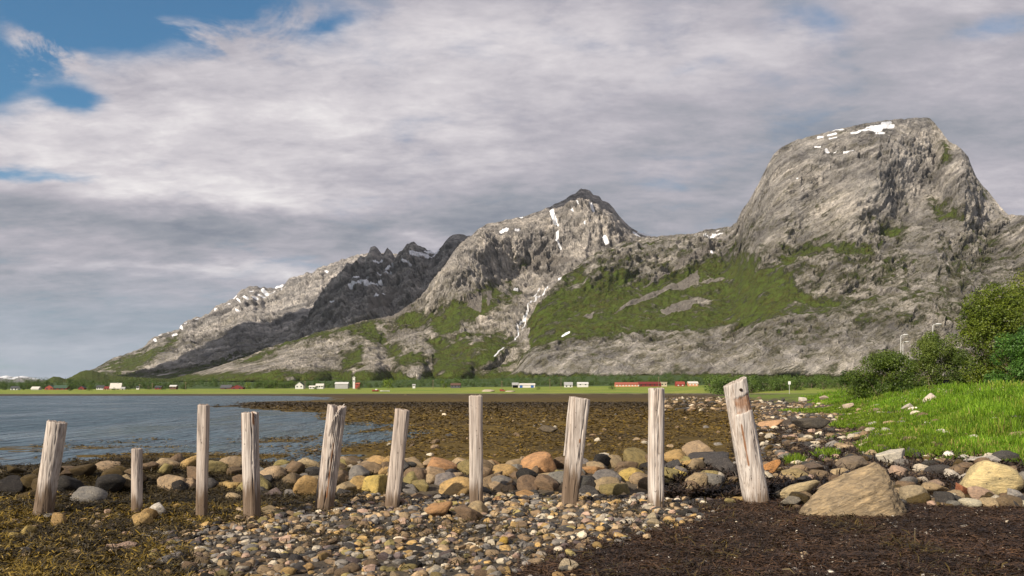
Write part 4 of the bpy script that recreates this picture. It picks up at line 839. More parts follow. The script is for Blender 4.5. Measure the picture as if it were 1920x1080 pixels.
# right: dark brown rotted wrack
n = 190000; y_ = 6.4+rng.random(n)**1.1*6.6; x_ = rng.uniform(-.12,.7,n)*y_; r_ = zone_gravel(0, y_)[1]
m = (x_ > r_+.5*fbm(p2(x_,y_,1/1.2),3,.6,51)+.12*rng.normal(size=n)); x_, y_ = x_[m], y_[m]; n = len(x_)
z_ = ground_h(x_,y_)+.06*np.clip(fbm(p2(x_,y_,2.2),4,.6,80),-.3,1)+np.abs(rng.normal(0,.012,n))
cB = cols(n,(.015,.008,.005),(.085,.046,.022)); cB = cB*np.clip(1+1.5*fbm(p2(x_,y_,1.3),4,.6,83),.45,2.)[:,None]*(1+.25*np.clip(fbm(p2(x_,y_,.7),2,.5,84),-.5,1)[:,None]*np.array([1.4,.9,.5])); lt = rng.random(n); cB[lt > .94] = cols(int((lt > .94).sum()),(.10,.06,.03),(.22,.14,.08)); cB[lt > .978] = cols(int((lt > .978).sum()),(.45,.40,.33),(.72,.68,.6))
wd = ribbons('dark_seaweed', np.stack([x_,y_,z_],1), np.where(rng.random(n) < .25, rng.uniform(.06,.14,n), rng.uniform(.015,.055,n))*np.where(lt > .9, .35, 1), np.where(lt > .9, .007, rng.uniform(.005,.014,n)), cB, MWEED, .2)
tag(link('dark_seaweed', wd), 'dark brown rotting seaweed carpet speckled with shell bits at the lower right', 'seaweed', kind='stuff')
# weed caught between the stones of the shingle and the wall
n = 70000; y_ = 6.8+rng.random(n)*8.6; x_ = rng.uniform(-7.,4.5,n); m = (fbm(p2(x_,y_,.8),4,.6,64)+.10*rng.normal(size=n) > .16)&(np.abs(x_) < .66*y_); x_, y_ = x_[m], y_[m]; n = len(x_)
tag(link('stranded_seaweed', ribbons('stranded_seaweed', np.stack([x_,y_,ground_h(x_,y_)+np.abs(rng.normal(.012,.03,n))],1), rng.uniform(.04,.13,n), rng.uniform(.007,.017,n), cols(n,(.014,.009,.004),(.085,.058,.012)), MWEED, .45)), 'dark brown weed caught between the stones in front of the wall', 'seaweed', kind='stuff')
# strips of wrack on the stony shore, weed on the flats
n = 110000; y_ = 12.5+rng.random(n)**1.5*26; x_ = rng.uniform(.18,.68,n)*y_
m = (x_ > x_flat(y_)-1.5)&(fbm(np.stack([x_/2.5,y_/1.1,x_*0],1),3,.5,61)+.10*rng.normal(size=n) > .03); x_, y_ = x_[m], y_[m]; n = len(x_)
tag(link('washed_up_seaweed', ribbons('washed_up_seaweed', np.stack([x_,y_,ground_h(x_,y_)+np.abs(rng.normal(0,.03,n))],1), rng.uniform(.06,.2,n), rng.uniform(.015,.04,n), cols(n,(.010,.007,.005),(.05,.03,.018)), MWEED, .5)), 'dark washed-up seaweed lying in strips among the shore stones', 'seaweed', kind='stuff')
n = 170000; y_ = 16+rng.random(n)**2.2*150; x_ = rng.uniform(-.6,.36,n)*y_; h_ = ground_h(x_,y_)
m = (h_ > W-.03)&(x_ < x_flat(y_)+.5)&(fbm(p2(x_,y_,.45)*np.array([1,.6,1]),4,.6,82) > -.12); x_, y_, h_ = x_[m], y_[m], h_[m]; n = len(x_); sc_ = np.clip(y_/28,.8,4)
cF = cols(n,(.026,.016,.004),(.21,.132,.014)); far_ = smooth(50,150,y_)[:,None]; cF = cF*(1-far_)+cols(n,(.014,.010,.006),(.06,.042,.016))*far_
tag(link('tidal_seaweed', ribbons('tidal_seaweed', np.stack([x_,y_,h_+np.abs(rng.normal(0,.03,n))*np.sqrt(sc_)],1), rng.uniform(.07,.18,n)*sc_, rng.uniform(.018,.045,n)*sc_, cF, MWEED, .22)), 'olive-brown seaweed covering the tidal flats behind the wall', 'seaweed', kind='stuff')
# grass of the bank
n = 380000; y_ = 16+rng.random(n)**1.9*110; x_ = rng.uniform(.36,.72,n)*y_; s_ = x_-x_grass(y_)
nb = fbm(p2(x_,y_,1/7.),4,.6,52); na_ = fbm(p2(x_,y_,1/1.2),4,.6,51)
m = (s_+np.clip(y_*.085,1.6,5.)*(nb*2.6+.9*na_-.18) > .1+.2*rng.normal(size=n))
m &= ~((fbm(np.stack([x_/2.5,y_/1.1,x_*0],1),3,.5,61)+.05*rng.normal(size=n) > .15)&(s_ < 6)&(y_ < 45)); x_, y_, s_, nb = x_[m], y_[m], s_[m], nb[m]; n = len(x_); hgt = np.clip(.10+.06*s_,.07,.62)*np.clip(1+2.2*fbm(p2(x_,y_,.45),3,.55,90),.25,2.3)*rng.uniform(.5,1.35,n)
cG = cols(n,(.06,.135,.010),(.21,.33,.03)); ye = (fbm(p2(x_,y_,.3),3,.5,91)+rng.normal(0,.15,n) > .36); cG[ye] = cols(int(ye.sum()),(.18,.22,.04),(.32,.32,.08)); fr = (s_ < 1.4)&(rng.random(n) < .12); cG[fr] = cols(int(fr.sum()),(.30,.22,.08),(.42,.34,.16))
tf = (1+1.1*fbm(p2(x_,y_,.45),3,.55,90)+.9*fbm(p2(x_,y_,.13),3,.5,92))[:,None]; cG = cG*np.clip(tf,.45,1.7)*np.array([1.,1,.9])
dp_ = fbm(p2(x_,y_,.22),4,.6,93)+rng.normal(0,.12,n); dm = dp_ > .33; cG[dm] = cols(int(dm.sum()),(.20,.165,.06),(.36,.31,.14)); bm_ = (dp_ < -.30)&(s_ < 6); cG[bm_] = cG[bm_]*.55; hgt = hgt*np.where((fbm(p2(x_,y_,.5),3,.6,94) > .26)&(s_ < 5), .25, 1)
gr = ribbons('grass', np.stack([x_,y_,ground_h(x_,y_)-.01],1), hgt, np.clip(y_*.0010,.014,.08), cG, MGRASS, curl=.5, seg=2, lift=rng.uniform(.95,1.5,n))
tag(link('grass', gr), 'lush bright green grass growing on the bank at the right', 'grass', kind='stuff')
n = 26000; y_ = 40+rng.random(n)*50; x_ = rng.uniform(.42,.7,n)*y_; m = (x_-x_grass(y_) > 2.)&(fbm(p2(x_,y_,.22),3,.6,99)+.1*rng.normal(size=n) > .22); x_, y_ = x_[m], y_[m]; n = len(x_)
tag(link('wildflowers', ribbons('wildflowers', np.stack([x_,y_,ground_h(x_,y_)+rng.uniform(.3,.85,n)],1), rng.uniform(.03,.10,n), rng.uniform(.03,.08,n), cols(n,(.34,.35,.16),(.62,.60,.48)), MGRASS, .3)), 'pale wildflowers standing in the tall grass below the bushes', 'wildflowers', kind='stuff')
n = 260000; y_ = 16+rng.random(n)**1.3*60; x_ = rng.uniform(.3,.68,n)*y_; h_ = ground_h(x_,y_); u_ = CX+x_/y_*F; v_ = HOR-(h_-CZ)/y_*F; m = np.zeros(n,bool)
for a_, b_, ra, rb in ((1555,768,80,7),(1500,764,45,4),(1640,786,60,8),(1750,806,120,17),(1715,832,85,24),(1650,842,40,14),(1860,808,100,22),(1900,780,80,22),(1800,782,90,14),(1600,798,40,6),(1490,868,16,6),(1550,855,22,5)):
    m |= ((u_-a_)/ra)**2+((v_-b_)/rb)**2+.9*fbm(p2(x_,y_,.8),3,.6,97)+.2*rng.normal(size=n) < 1
x_, y_, h_ = x_[m], y_[m], h_[m]; n = len(x_); tf = np.clip(1+1.3*fbm(p2(x_,y_,.9),3,.6,98),.4,1.8)[:,None]
tag(link('grass_patches', ribbons('grass_patches', np.stack([x_,y_,h_-.01],1), rng.uniform(.07,.26,n), np.clip(y_*.0010,.014,.06), cols(n,(.06,.12,.010),(.21,.29,.025))*tf, MGRASS, curl=.6, seg=2, lift=rng.uniform(.7,1.5,n))), 'ragged bright grass patches among the shore stones', 'grass', kind='stuff')
n = 7000; y_ = 14+rng.random(n)*16; x_ = rng.uniform(.3,.6,n)*y_; m = (fbm(p2(x_,y_,.55),2,.5,95) > .34); x_, y_ = x_[m], y_[m]; n = len(x_)
tag(link('shore_plants', ribbons('shore_plants', np.stack([x_,y_,ground_h(x_,y_)],1), rng.uniform(.06,.2,n), rng.uniform(.015,.035,n), cols(n,(.07,.15,.015),(.2,.3,.04)), MGRASS, curl=.5, lift=rng.uniform(.4,1.4,n))), 'small bright green plants sprouting between the shore stones', 'plants', kind='stuff')
# ---------------------------------------------------------------- bushes and trees
MBARK = plain('bark', (.16,.125,.09), .9, .4, 6.)
MBARKP = plain('pale_bark', (.36,.29,.22), .9, .3, 6.)
def leaves_mesh(name, blobs, n, size, ca, cb, seed, hollow=.45, rag=.35, young=0.):
    """leaf-sized faces filling the outer part of a cluster of clumps"""
    r_ = np.random.default_rng(seed); B = np.array(blobs, float); wgt = (B[:,3]*B[:,4]*B[:,5])**(2/3); k = r_.choice(len(B), n, p=wgt/wgt.sum())
    d = r_.normal(size=(n,3)); d /= np.linalg.norm(d,axis=1)[:,None]; rad = (hollow+(1-hollow)*r_.random(n)**.55)
    rad = rad*(1+rag*fbm(d*2.6+k[:,None]*3.1, 3, .6, seed))
    p = B[k,:3]+d*rad[:,None]*B[k,3:6]
    keep = fbm(p/max(size*7,.5), 3, .6, seed+3) > -.20; p, d, k = p[keep], d[keep], k[keep]; n = len(p)
    nn = d*.9+r_.normal(0,.55,(n,3))+np.array([0,0,.45]); nn /= np.linalg.norm(nn,axis=1)[:,None]
    t = np.cross(nn, r_.normal(size=(n,3))); t /= np.linalg.norm(t,axis=1)[:,None]; b = np.cross(nn, t); s = size*r_.uniform(.55,1.25,n)
    V = np.stack([p-t*s[:,None]*.5, p-b*s[:,None]*.32, p+t*s[:,None]*.5, p+b*s[:,None]*.32], 1).reshape(-1,3)
    tone = np.clip(.45+.8*fbm(p/(size*12), 3, .6, seed+5)+r_.normal(0,.16,n), 0, 1)[:,None]; c = np.array(ca)+(np.array(cb)-np.array(ca))*tone
    return mesh_np(name, V, np.arange(4*n).reshape(-1,4), MLEAF, {'Col':np.repeat(c,4,0)}, sm=False)
def limb(bm, pts, r0, r1):
    rings = []
    for i, p in enumerate(pts):
        p = Vector(p); d = (Vector(pts[min(i+1,len(pts)-1)])-Vector(pts[max(i-1,0)])).normalized(); a = d.orthogonal().normalized(); b_ = d.cross(a); r = r0+(r1-r0)*i/(len(pts)-1)
        rings.append([bm.verts.new(p+(a*math.cos(q*PI/3.5)+b_*math.sin(q*PI/3.5))*r) for q in range(7)])
    for u, v in zip(rings, rings[1:]):
        for q in range(7): bm.faces.new((u[q], u[(q+1)%7], v[(q+1)%7], v[q]))
    bm.faces.new(rings[-1])
def trunk_mesh(name, H, n, spread, r, seed, mat):
    rd = random.Random(seed); bm = bmesh.new()
    for i in range(n):
        a = rd.uniform(0,2*PI); sp = spread*rd.uniform(.3,1); x0, y0 = rd.uniform(-.25,.25)*spread*.6, rd.uniform(-.2,.2)*spread*.6; hh = H*rd.uniform(.75,1)
        pts = [(x0,y0,-.3)]+[(x0+math.cos(a)*sp*(f**1.3)+rd.uniform(-.1,.1), y0+math.sin(a)*sp*(f**1.3)+rd.uniform(-.1,.1), hh*f) for f in (.2,.45,.7,1.)]
        limb(bm, pts, r*rd.uniform(.7,1.1), r*.2)
        for j in (2,3):
            for _ in range(2):
                q = pts[j]; b2 = rd.uniform(0,2*PI); l2 = H*.28; limb(bm, [q, (q[0]+math.cos(b2)*l2*.5, q[1]+math.sin(b2)*l2*.5, q[2]+l2*.4), (q[0]+math.cos(b2)*l2, q[1]+math.sin(b2)*l2, q[2]+l2*.9)], r*.4, r*.1)
    me = bpy.data.meshes.new(name); bm.to_mesh(me); bm.free(); me.materials.append(mat); return me
def clumps(w, h, d, n, seed, z0=.1, top=.5, size=.34):
    rd = random.Random(seed); out = []
    for i in range(n):
        a = rd.uniform(0,2*PI); u = math.sqrt(rd.random()); f = rd.random(); z = z0*h+f*(1-z0)*h*.86; ww = (1-(abs(f-.35)/.65)**2.2*(1-top))
        s = size*rd.uniform(.6,1.15); out.append((math.cos(a)*u*w/2*.78*ww, math.sin(a)*u*d/2*.78*ww, z, w*s*.62, d*s*.62, h*s*.55))
    return out
def bush(px, pybase, Y, wpx, hpx, label, cat, name, seed, n, leaf, ca, cb, nc=26, z0=.05, top=.45, trunks=(5,.8,.07,MBARK), depth=.9, size=.34, hollow=.45):
    k = Y/F; x = (px-CX)*k; zg = gz(x, Y); h = CZ+(HOR-(pybase-hpx))*k-zg; wd = wpx*k
    root = empty(name, (x, Y, zg)); tag(root, label, cat)
    link('crown', leaves_mesh('crown', clumps(wd, h, wd*depth, nc, seed, z0, top, size), n, leaf, ca, cb, seed, hollow), root)
    link('trunk', trunk_mesh('trunk', h*.66, trunks[0], wd*.5*trunks[1], trunks[2], seed, trunks[3]), root)
    return root
DK, LT = (.03,.06,.009), (.12,.17,.018)
bush(1655, 744, 80, 150, 92, 'round dark green bush standing at the left end of the bank thicket', 'bush', 'bush', 1, 26000, .17, (.03,.062,.010), (.12,.165,.018), nc=64, z0=-.10, size=.27, hollow=.6)
bush(1590, 712, 130, 34, 26, 'small dark bush peeping out behind the left of the round dark bush', 'bush', 'bush', 2, 2500, .25, DK, (.06,.10,.014), nc=12)
bush(1752, 722, 88, 120, 104, 'loose shrub with bare pale stems showing in its middle', 'shrub', 'shrub', 3, 20000, .18, (.045,.08,.012), (.16,.20,.034), nc=40, z0=.22, top=.6, trunks=(12,.8,.07,MBARKP), size=.24, hollow=.5)
bush(1712, 724, 94, 56, 52, 'leafy green shrub filling the gap between the round bush and the bare-stemmed shrub', 'shrub', 'shrub', 4, 9000, .17, DK, (.09,.14,.018), nc=18, z0=.02)
bush(1870, 724, 74, 158, 200, 'tall broad dark tree on the bank with many thin stems at its foot', 'tree', 'tree', 5, 40000, .19, (.038,.07,.009), (.17,.21,.02), nc=78, z0=.13, top=.6, trunks=(12,.7,.09,MBARK), size=.215, hollow=.62)
bush(1915, 720, 66, 130, 112, 'bright green bushy tree in front of the tall broad dark tree, at the frame edge', 'tree', 'tree', 6, 24000, .17, (.03,.075,.012), (.09,.20,.028), nc=50, z0=-.02, size=.26, hollow=.6)
bush(1950, 716, 90, 190, 212, 'yellow-green treetop rising behind the tall broad dark tree at the right edge', 'tree', 'tree', 7, 20000, .22, (.07,.095,.01), (.24,.26,.028), nc=30, z0=.2)
bush(1808, 722, 84, 60, 66, 'dark olive shrub between the bare-stemmed shrub and the tall broad dark tree', 'shrub', 'shrub', 8, 12000, .17, (.03,.055,.01), (.10,.14,.02), nc=18, z0=.05)
bush(2030, 720, 74, 170, 170, 'tall green tree standing beyond the frame at the far right of the bank', 'tree', 'tree', 9, 9000, .24, DK, LT, nc=26, z0=.1)
bush(1700, 735, 84, 130, 22, 'low straggly undergrowth at the foot of the bare-stemmed shrub', 'undergrowth', 'low_shrub', 10, 5000, .16, (.06,.10,.015), (.2,.22,.05), nc=22, z0=0., size=.25)

# ---------------------------------------------------------------- street lamps and poles
MSTEEL = plain('galvanised_steel', (.55,.55,.54), .5, .15); MPOLE = plain('pole_wood', (.20,.155,.11), .9, .3); MWHITE = plain('white_paint', (.78,.77,.74), .6, .12)
def tube_mesh(name, pts, r0, r1, mat):
    bm = bmesh.new(); limb(bm, pts, r0, r1); me = bpy.data.meshes.new(name); bm.to_mesh(me); bm.free(); me.materials.append(mat); return me
def box_mesh(name, parts, mat):
    bm = bmesh.new()
    for (x0,y0,z0,x1,y1,z1) in parts:
        v = [bm.verts.new(c) for c in ((x0,y0,z0),(x1,y0,z0),(x1,y1,z0),(x0,y1,z0),(x0,y0,z1),(x1,y0,z1),(x1,y1,z1),(x0,y1,z1))]
        for f in ((3,2,1,0),(4,5,6,7),(0,1,5,4),(1,2,6,5),(2,3,7,6),(3,0,4,7)): bm.faces.new([v[i] for i in f])
    me = bpy.data.meshes.new(name); bm.to_mesh(me); bm.free(); me.materials.append(mat); return me
for px, pyt, Y, label in ((1749,608,118,'white street lamp showing above the bare-stemmed shrub'),(1689,628,140,'taller of two street lamps left of the bare-stemmed shrub'),(1693,641,168,'lower and more distant of two street lamps left of the bare-stemmed shrub')):
    p = P(px, pyt, Y); zg = gz(p[0], p[1]); H = p[2]-zg; r = empty('street_lamp', (p[0], p[1], zg)); tag(r, label, 'street lamp', 'street lamps behind the thicket')
    link('pole', tube_mesh('pole', [(0,0,-.3),(0,0,H*.5),(0,0,H-.25),(.12,0,H-.06),(.5,0,H)], .075, .045, MSTEEL), r)
    bm = bmesh.new(); bmesh.ops.create_uvsphere(bm, u_segments=12, v_segments=8, radius=.5)
    for v in bm.verts: v.co = Vector((v.co.x*1.0+.85, v.co.y*.42, v.co.z*(.34 if v.co.z > 0 else .16)+H))
    me = bpy.data.meshes.new('lamp_head'); bm.to_mesh(me); bm.free(); me.materials.append(MSTEEL); link('lamp_head', me, r)
def pole(px, pyt, pyb, D, label, arms=True):
    p = P(px, pyb, D); zg = gz(p[0], D); H = CZ+(HOR-pyt)/F*D-zg; r = empty('utility_pole', (p[0], D, zg)); tag(r, label, 'pole', 'utility poles across the bay')
    link('pole', tube_mesh('pole', [(0,0,-.5),(0,0,H*.5),(0,0,H)], .26, .2, MPOLE), r)
    if arms: link('crossarm', box_mesh('crossarm', [(-1.1,-.12,H-.9,1.1,.12,H-.65)], MPOLE), r)
for px, pyt, pyb, label in ((572,714,728,'utility pole right of the white gable house'),(286,718,730,'utility pole in the green field left of the brown barns'),(348,716,730,'second utility pole in the green field, nearer the brown barns'),(1031,710,724,'utility pole left of the small white house with the grey roof'),(1052,708,724,'utility pole nearest the small white house with the grey roof'),
    (1235,706,722,'utility pole rising behind the long dark red shed'),(1331,708,722,'utility pole just right of the orange brick house'),(1445,706,722,'utility pole in front of the trees right of the notched white post'),(941,714,730,'utility pole left of the blue-doored boathouse'),(812,712,728,'utility pole near the bright round tree'),(1527,706,722,'utility pole left of the round dark bush'),(262,720,731,'short utility pole beside the small white cottage')):
    pole(px, pyt, pyb, 800, label)
p = P(1480, 719, 520); zg = gz(p[0], p[1]); r = empty('sign_post', (p[0], p[1], zg)); tag(r, 'small white road sign on a post left of the round dark bush', 'sign')
hh = P(1480,715,520)[2]-zg; link('pole', tube_mesh('pole', [(0,0,-.3),(0,0,hh)], .12, .12, MSTEEL), r); link('sign_plate', box_mesh('sign_plate', [(-.8,-.2,hh-2.0,.8,-.12,hh)], MWHITE), r)

# ---------------------------------------------------------------- houses and barns across the bay
PAINT = {'white':(.60,.59,.57), 'red':(.27,.055,.04), 'dark red':(.17,.03,.03), 'brown':(.12,.07,.05), 'orange':(.55,.26,.14), 'beige':(.48,.41,.30), 'grey':(.34,.34,.34), 'dark grey':(.09,.09,.10), 'slate':(.06,.065,.07), 'green':(.05,.09,.06), 'pale':(.6,.57,.52), 'red tile':(.33,.10,.07), 'blue':(.03,.11,.36), 'glass':(.03,.04,.05), 'rust':(.3,.10,.06)}
PM = {k: plain('paint_'+k.replace(' ','_'), v, .7 if k != 'glass' else .15, .18, .6) for k, v in PAINT.items()}
def house(name, px, pyb, wpx, hpx, wallc, roofc, label, cat, rooff=.5, gable=False, wins=3, D=840, depth=None, rz=0., chimney=False, doors=0, doorc='white', winc='glass', doorname='door'):
    """wpx, hpx: size in photo pixels; rooff: share of the height that is roof; gable: gable end towards the bay"""
    k = D/F; w, h = wpx*k, hpx*k*1.06; x = (px-CX)*k; zg = gz(x, D); lift = P(px, pyb, D)[2]-zg
    r = empty(name, (x, D, zg+max(lift,-.3)), rz); tag(r, label, cat, 'houses and farm buildings across the bay'); dp = depth or (w*.75 if w < 12 else 8.); hr = h*rooff; hw = h-hr; b0 = -2.-max(lift,0)
    bm = bmesh.new(); X0, X1, Y0, Y1 = -w/2, w/2, 0, dp
    def face(pts): bm.faces.new([bm.verts.new(p) for p in pts])
    if gable:
        face([(X0,Y0,b0),(X1,Y0,b0),(X1,Y0,hw),(0,Y0,h),(X0,Y0,hw)]); face([(X1,Y1,b0),(X0,Y1,b0),(X0,Y1,hw),(0,Y1,h),(X1,Y1,hw)])
        face([(X0,Y1,b0),(X0,Y0,b0),(X0,Y0,hw),(X0,Y1,hw)]); face([(X1,Y0,b0),(X1,Y1,b0),(X1,Y1,hw),(X1,Y0,hw)])
    else:
        m_ = dp/2; face([(X0,Y1,b0),(X0,Y0,b0),(X0,Y0,hw),(X0,m_,h),(X0,Y1,hw)]); face([(X1,Y0,b0),(X1,Y1,b0),(X1,Y1,hw),(X1,m_,h),(X1,Y0,hw)])
        face([(X0,Y0,b0),(X1,Y0,b0),(X1,Y0,hw),(X0,Y0,hw)]); face([(X1,Y1,b0),(X0,Y1,b0),(X0,Y1,hw),(X1,Y1,hw)])
    me = bpy.data.meshes.new('wall'); bm.to_mesh(me); bm.free(); me.materials.append(PM[wallc]); link('wall', me, r)
    o_, th_ = .4, .25; bm = bmesh.new()
    def slab(a, b, c_, d_):
        n = (Vector(b)-Vector(a)).cross(Vector(d_)-Vector(a)).normalized(); n = n if n.z > 0 else -n
        v0 = [bm.verts.new(Vector(p)+n*.02) for p in (a,b,c_,d_)]; v1 = [bm.verts.new(Vector(p)+n*th_) for p in (a,b,c_,d_)]
        bm.faces.new(v1); bm.faces.new(v0[::-1])
        for i in range(4): bm.faces.new((v0[i], v0[(i+1)%4], v1[(i+1)%4], v1[i]))
    if gable:
        e = hr/(w/2)*o_; slab((X0-o_,Y0-o_,hw-e),(0,Y0-o_,h),(0,Y1+o_,h),(X0-o_,Y1+o_,hw-e)); slab((X1+o_,Y0-o_,hw-e),(X1+o_,Y1+o_,hw-e),(0,Y1+o_,h),(0,Y0-o_,h))
    else:
        e = hr/(dp/2)*o_; slab((X0-o_,Y0-o_,hw-e),(X1+o_,Y0-o_,hw-e),(X1+o_,dp/2,h),(X0-o_,dp/2,h)); slab((X0-o_,Y1+o_,hw-e),(X0-o_,dp/2,h),(X1+o_,dp/2,h),(X1+o_,Y1+o_,hw-e))
    me = bpy.data.meshes.new('roof'); bm.to_mesh(me); bm.free(); me.materials.append(PM[roofc]); rf = link('roof', me, r)
    if chimney: link('chimney', box_mesh('chimney', [(w*.12,dp*.42,h-1.,w*.12+.7,dp*.42+.7,h+.9)], PM['grey']), rf)
    for i in range(wins):
        cx0 = X0+w*(i+.5)/wins; zc = hw*.52; ww = min(.75, w/wins*.28); link('window', box_mesh('window', [(cx0-ww,Y0-.06,zc-.6,cx0+ww,Y0+.02,zc+.6)], PM[winc]), r)
    for i in range(doors):
        cx0 = X0+w*(.38+.5*i/max(1,doors-1)) if doors > 1 else 0; link(doorname, box_mesh(doorname, [(cx0-1.5,Y0-.1,0,cx0+1.5,Y0+.02,hw*.85)], PM[doorc]), r)
    return r
house('cottage', 26,733,13,7,'white','slate','small white cottage with dark roof at the far left across the water','cottage', wins=2)
house('shed', 65,733,14,6,'white','pale','low white shed with a pale rounded-looking roof left of the red barn','shed', rooff=.6, wins=0)
house('barn', 92,733,16,9,'red','green','red barn gable facing the bay left of the long green-roofed barn wing','barn', gable=True, wins=2)
house('barn', 112,731,26,8,'dark red','green','long barn wing with dark green roof beside the red barn gable','barn', rooff=.6, wins=3)
house('shed', 152,735,11,7,'dark red','slate','small dark red shed between two dark trees on the left shore','shed', gable=True, wins=1)
house('house', 187,730,13,7,'white','slate','white house with dark roof left of the steep grey-roofed house','house', wins=3)
house('house', 200,732,9,6,'orange','dark red','little orange-brown house beside the steep grey-roofed house','house', wins=2)
house('house', 216,733,19,12,'beige','pale','house with a steep pale grey roof on the left shore','house', rooff=.75, wins=2, rz=.2, chimney=True)
house('cottage', 230,732,7,5,'white','grey','tiny white cottage right of the steep grey-roofed house','cottage', wins=1)
house('cottage', 258,728,5,3.5,'white','slate','tiny white cottage alone among the trees left of the red cabin','cottage', wins=1)
house('cabin', 296,729,12,5,'dark red','slate','small dark red cabin at the back of the left green field','cabin', wins=2)
house('cabin', 324,727,12,4.5,'brown','white','brown cabin with a pale roof right of the small dark red cabin','cabin', wins=2)
house('barn', 423,731,20,8,'brown','dark grey','grey-brown barn, left one of the pair in the field','barn', rooff=.6, wins=1)
house('barn', 444,731,22,8,'dark red','brown','reddish brown barn, right one of the pair in the field','barn', rooff=.55, gable=True, wins=2)
house('house', 561,728,15,11,'white','slate','white gable-fronted house right of the brown barns','house', gable=True, wins=2, rooff=.5)
house('house', 599,727,14,7,'white','pale','taller block of the long white house with pale roof','house', wins=3)
house('house', 585,728,11,4.5,'white','pale','low wing of the long white house, nearer the gable-fronted house','house', wins=2)
house('barn', 640,722,24,5,'grey','white','barn with a long white roof left of the white tower','barn', rooff=.6, wins=0)
house('tower', 663.5,721,4.2,14,'white','white','slim white tower standing above the trees','tower', rooff=.12, wins=1, gable=True)
house('cabin', 670,722,8,4,'red','red tile','low red-roofed cabin touching the slim white tower','cabin', wins=1)
house('house', 854,726,18,7,'dark grey','brown','dark house in the trees above the middle of the mudflats','house', wins=3)
house('cottage', 776,724,5,3.5,'white','grey','tiny white cottage right of the bright round tree','cottage', wins=1)
house('house', 966,725,11,7,'white','grey','grey-roofed white house behind the left end of the blue-doored boathouse','house', wins=2)
house('boathouse', 982,730,42,8,'white','pale','long white boathouse with blue doors on the shore','boathouse', rooff=.35, wins=0, doors=2, doorc='blue')
house('house', 1066,727,15,9.5,'white','grey','small white house with a grey roof right of the blue-doored boathouse','house', rooff=.5, wins=2)
house('house', 1093,722,20,5,'white','white','white roofed house half hidden in trees right of the grey-roofed white house','house', rooff=.6, wins=2)
house('barn', 1177,725,46,7.5,'orange','red tile','long orange building with a red roof, left of the dark red shed','barn', rooff=.5, wins=8, winc='white')
house('barn', 1219,724,42,7.5,'dark red','dark red','long dark red shed right of the orange building','barn', rooff=.5, wins=5)
house('block', 1245,724,11,7,'beige','beige','square beige block at the right end of the dark red shed','building', rooff=.1, wins=2)
house('barn', 1276,724,16,8,'red','red','bright red barn right of the square beige block','barn', rooff=.6, wins=2, winc='white')
house('house', 1300,724,18,8,'orange','pale','orange brick house with a pale roof right of the bright red barn','house', rooff=.4, wins=3, winc='white', chimney=True)
# things on the far beach
p = P(704, 731, 690); zg = gz(p[0], p[1]); r = empty('boat', (p[0], p[1], zg)); tag(r, 'red boat pulled up on the far beach below the bright round tree', 'boat')
def hull(name, L_, w_, h_, mat):
    bm = bmesh.new(); st = []
    for i in range(9):
        u = i/8; ww = w_/2*math.sin(PI*min(1,.18+u*.82))**.6; zz = h_*(1+.35*(2*u-1)**2); st.append([bm.verts.new((L_*(u-.5), a*ww*b, z_)) for a, b, z_ in ((-1,1,zz),(-1,.75,h_*.35),(-1,.1,0),(1,.1,0),(1,.75,h_*.35),(1,1,zz))])
    for a, b in zip(st, st[1:]):
        for i in range(5): bm.faces.new((a[i], b[i], b[i+1], a[i+1]))
        bm.faces.new((a[5], b[5], b[0], a[0]))
    bm.faces.new(st[0]); bm.faces.new(st[-1][::-1]); me = bpy.data.meshes.new(name); bm.to_mesh(me); bm.free(); me.materials.append(mat); return me
link('hull', hull('hull', 5.6, 2., 1.3, PM['red']), r); link('cabin', box_mesh('cabin', [(-.2,-.6,1.2,1.6,.6,2.3)], PM['white']), r)
p = P(722, 732, 690); zg = gz(p[0], p[1]); r = empty('boat', (p[0], p[1], zg)); tag(r, 'low white boat lying right of the red boat on the far beach', 'boat'); link('hull', hull('hull', 8, 2., .9, PM['white']), r); link('bench', box_mesh('bench', [(-.3,-.8,.8,.3,.8,.95)], PM['brown']), r)
p = P(942, 729, 720); zg = gz(p[0], p[1]); r = empty('parked_van', (p[0], p[1], zg)); tag(r, 'small red van parked left of the blue-doored boathouse', 'van')
bm = bmesh.new(); prof_ = [(-2.4,.4),(2.4,.4),(2.4,1.2),(1.7,1.3),(1.1,2.1),(-2.4,2.15)]; f0 = [bm.verts.new((a,-.9,b)) for a,b in prof_]; f1 = [bm.verts.new((a,.9,b)) for a,b in prof_]
bm.faces.new(f0); bm.faces.new(f1[::-1])
for i in range(6): bm.faces.new((f0[i], f1[i], f1[(i+1)%6], f0[(i+1)%6]))
me = bpy.data.meshes.new('body'); bm.to_mesh(me); bm.free(); me.materials.append(PM['red']); link('body', me, r); link('window', box_mesh('window', [(-.2,-.93,1.35,1.2,-.88,1.95)], PM['glass']), r)
for sx_ in (-1.5,1.5):
    for sy_ in (-.85,.85):
        bm = bmesh.new(); bmesh.ops.create_cone(bm, cap_ends=True, segments=14, radius1=.4, radius2=.4, depth=.25, matrix=Matrix.Translation((sx_,sy_,.4))@Matrix.Rotation(PI/2,4,'X')); me = bpy.data.meshes.new('wheel'); bm.to_mesh(me); bm.free(); me.materials.append(PM['slate']); link('wheel', me, r)
V_, T_ = rock_shape(4, 77, k=14, rough=.2, round_=.2)
for px, py, wpx, hpx, lb in ((916,731,26,5,'pale heap of rubble on the far beach left of the red van'),(957,731,20,3,'low pale gravel heap in front of the blue-doored boathouse')):
    p = P(px, py, 715); hp = link('rubble_heap', mesh_np('rubble_heap', V_*np.array([wpx*715/F/2, 4., hpx*715/F]), T_, MROCK), None, (p[0], p[1], gz(p[0],p[1]))); hp.color = (.42,.36,.27,1); tag(hp, lb, 'rubble heap')

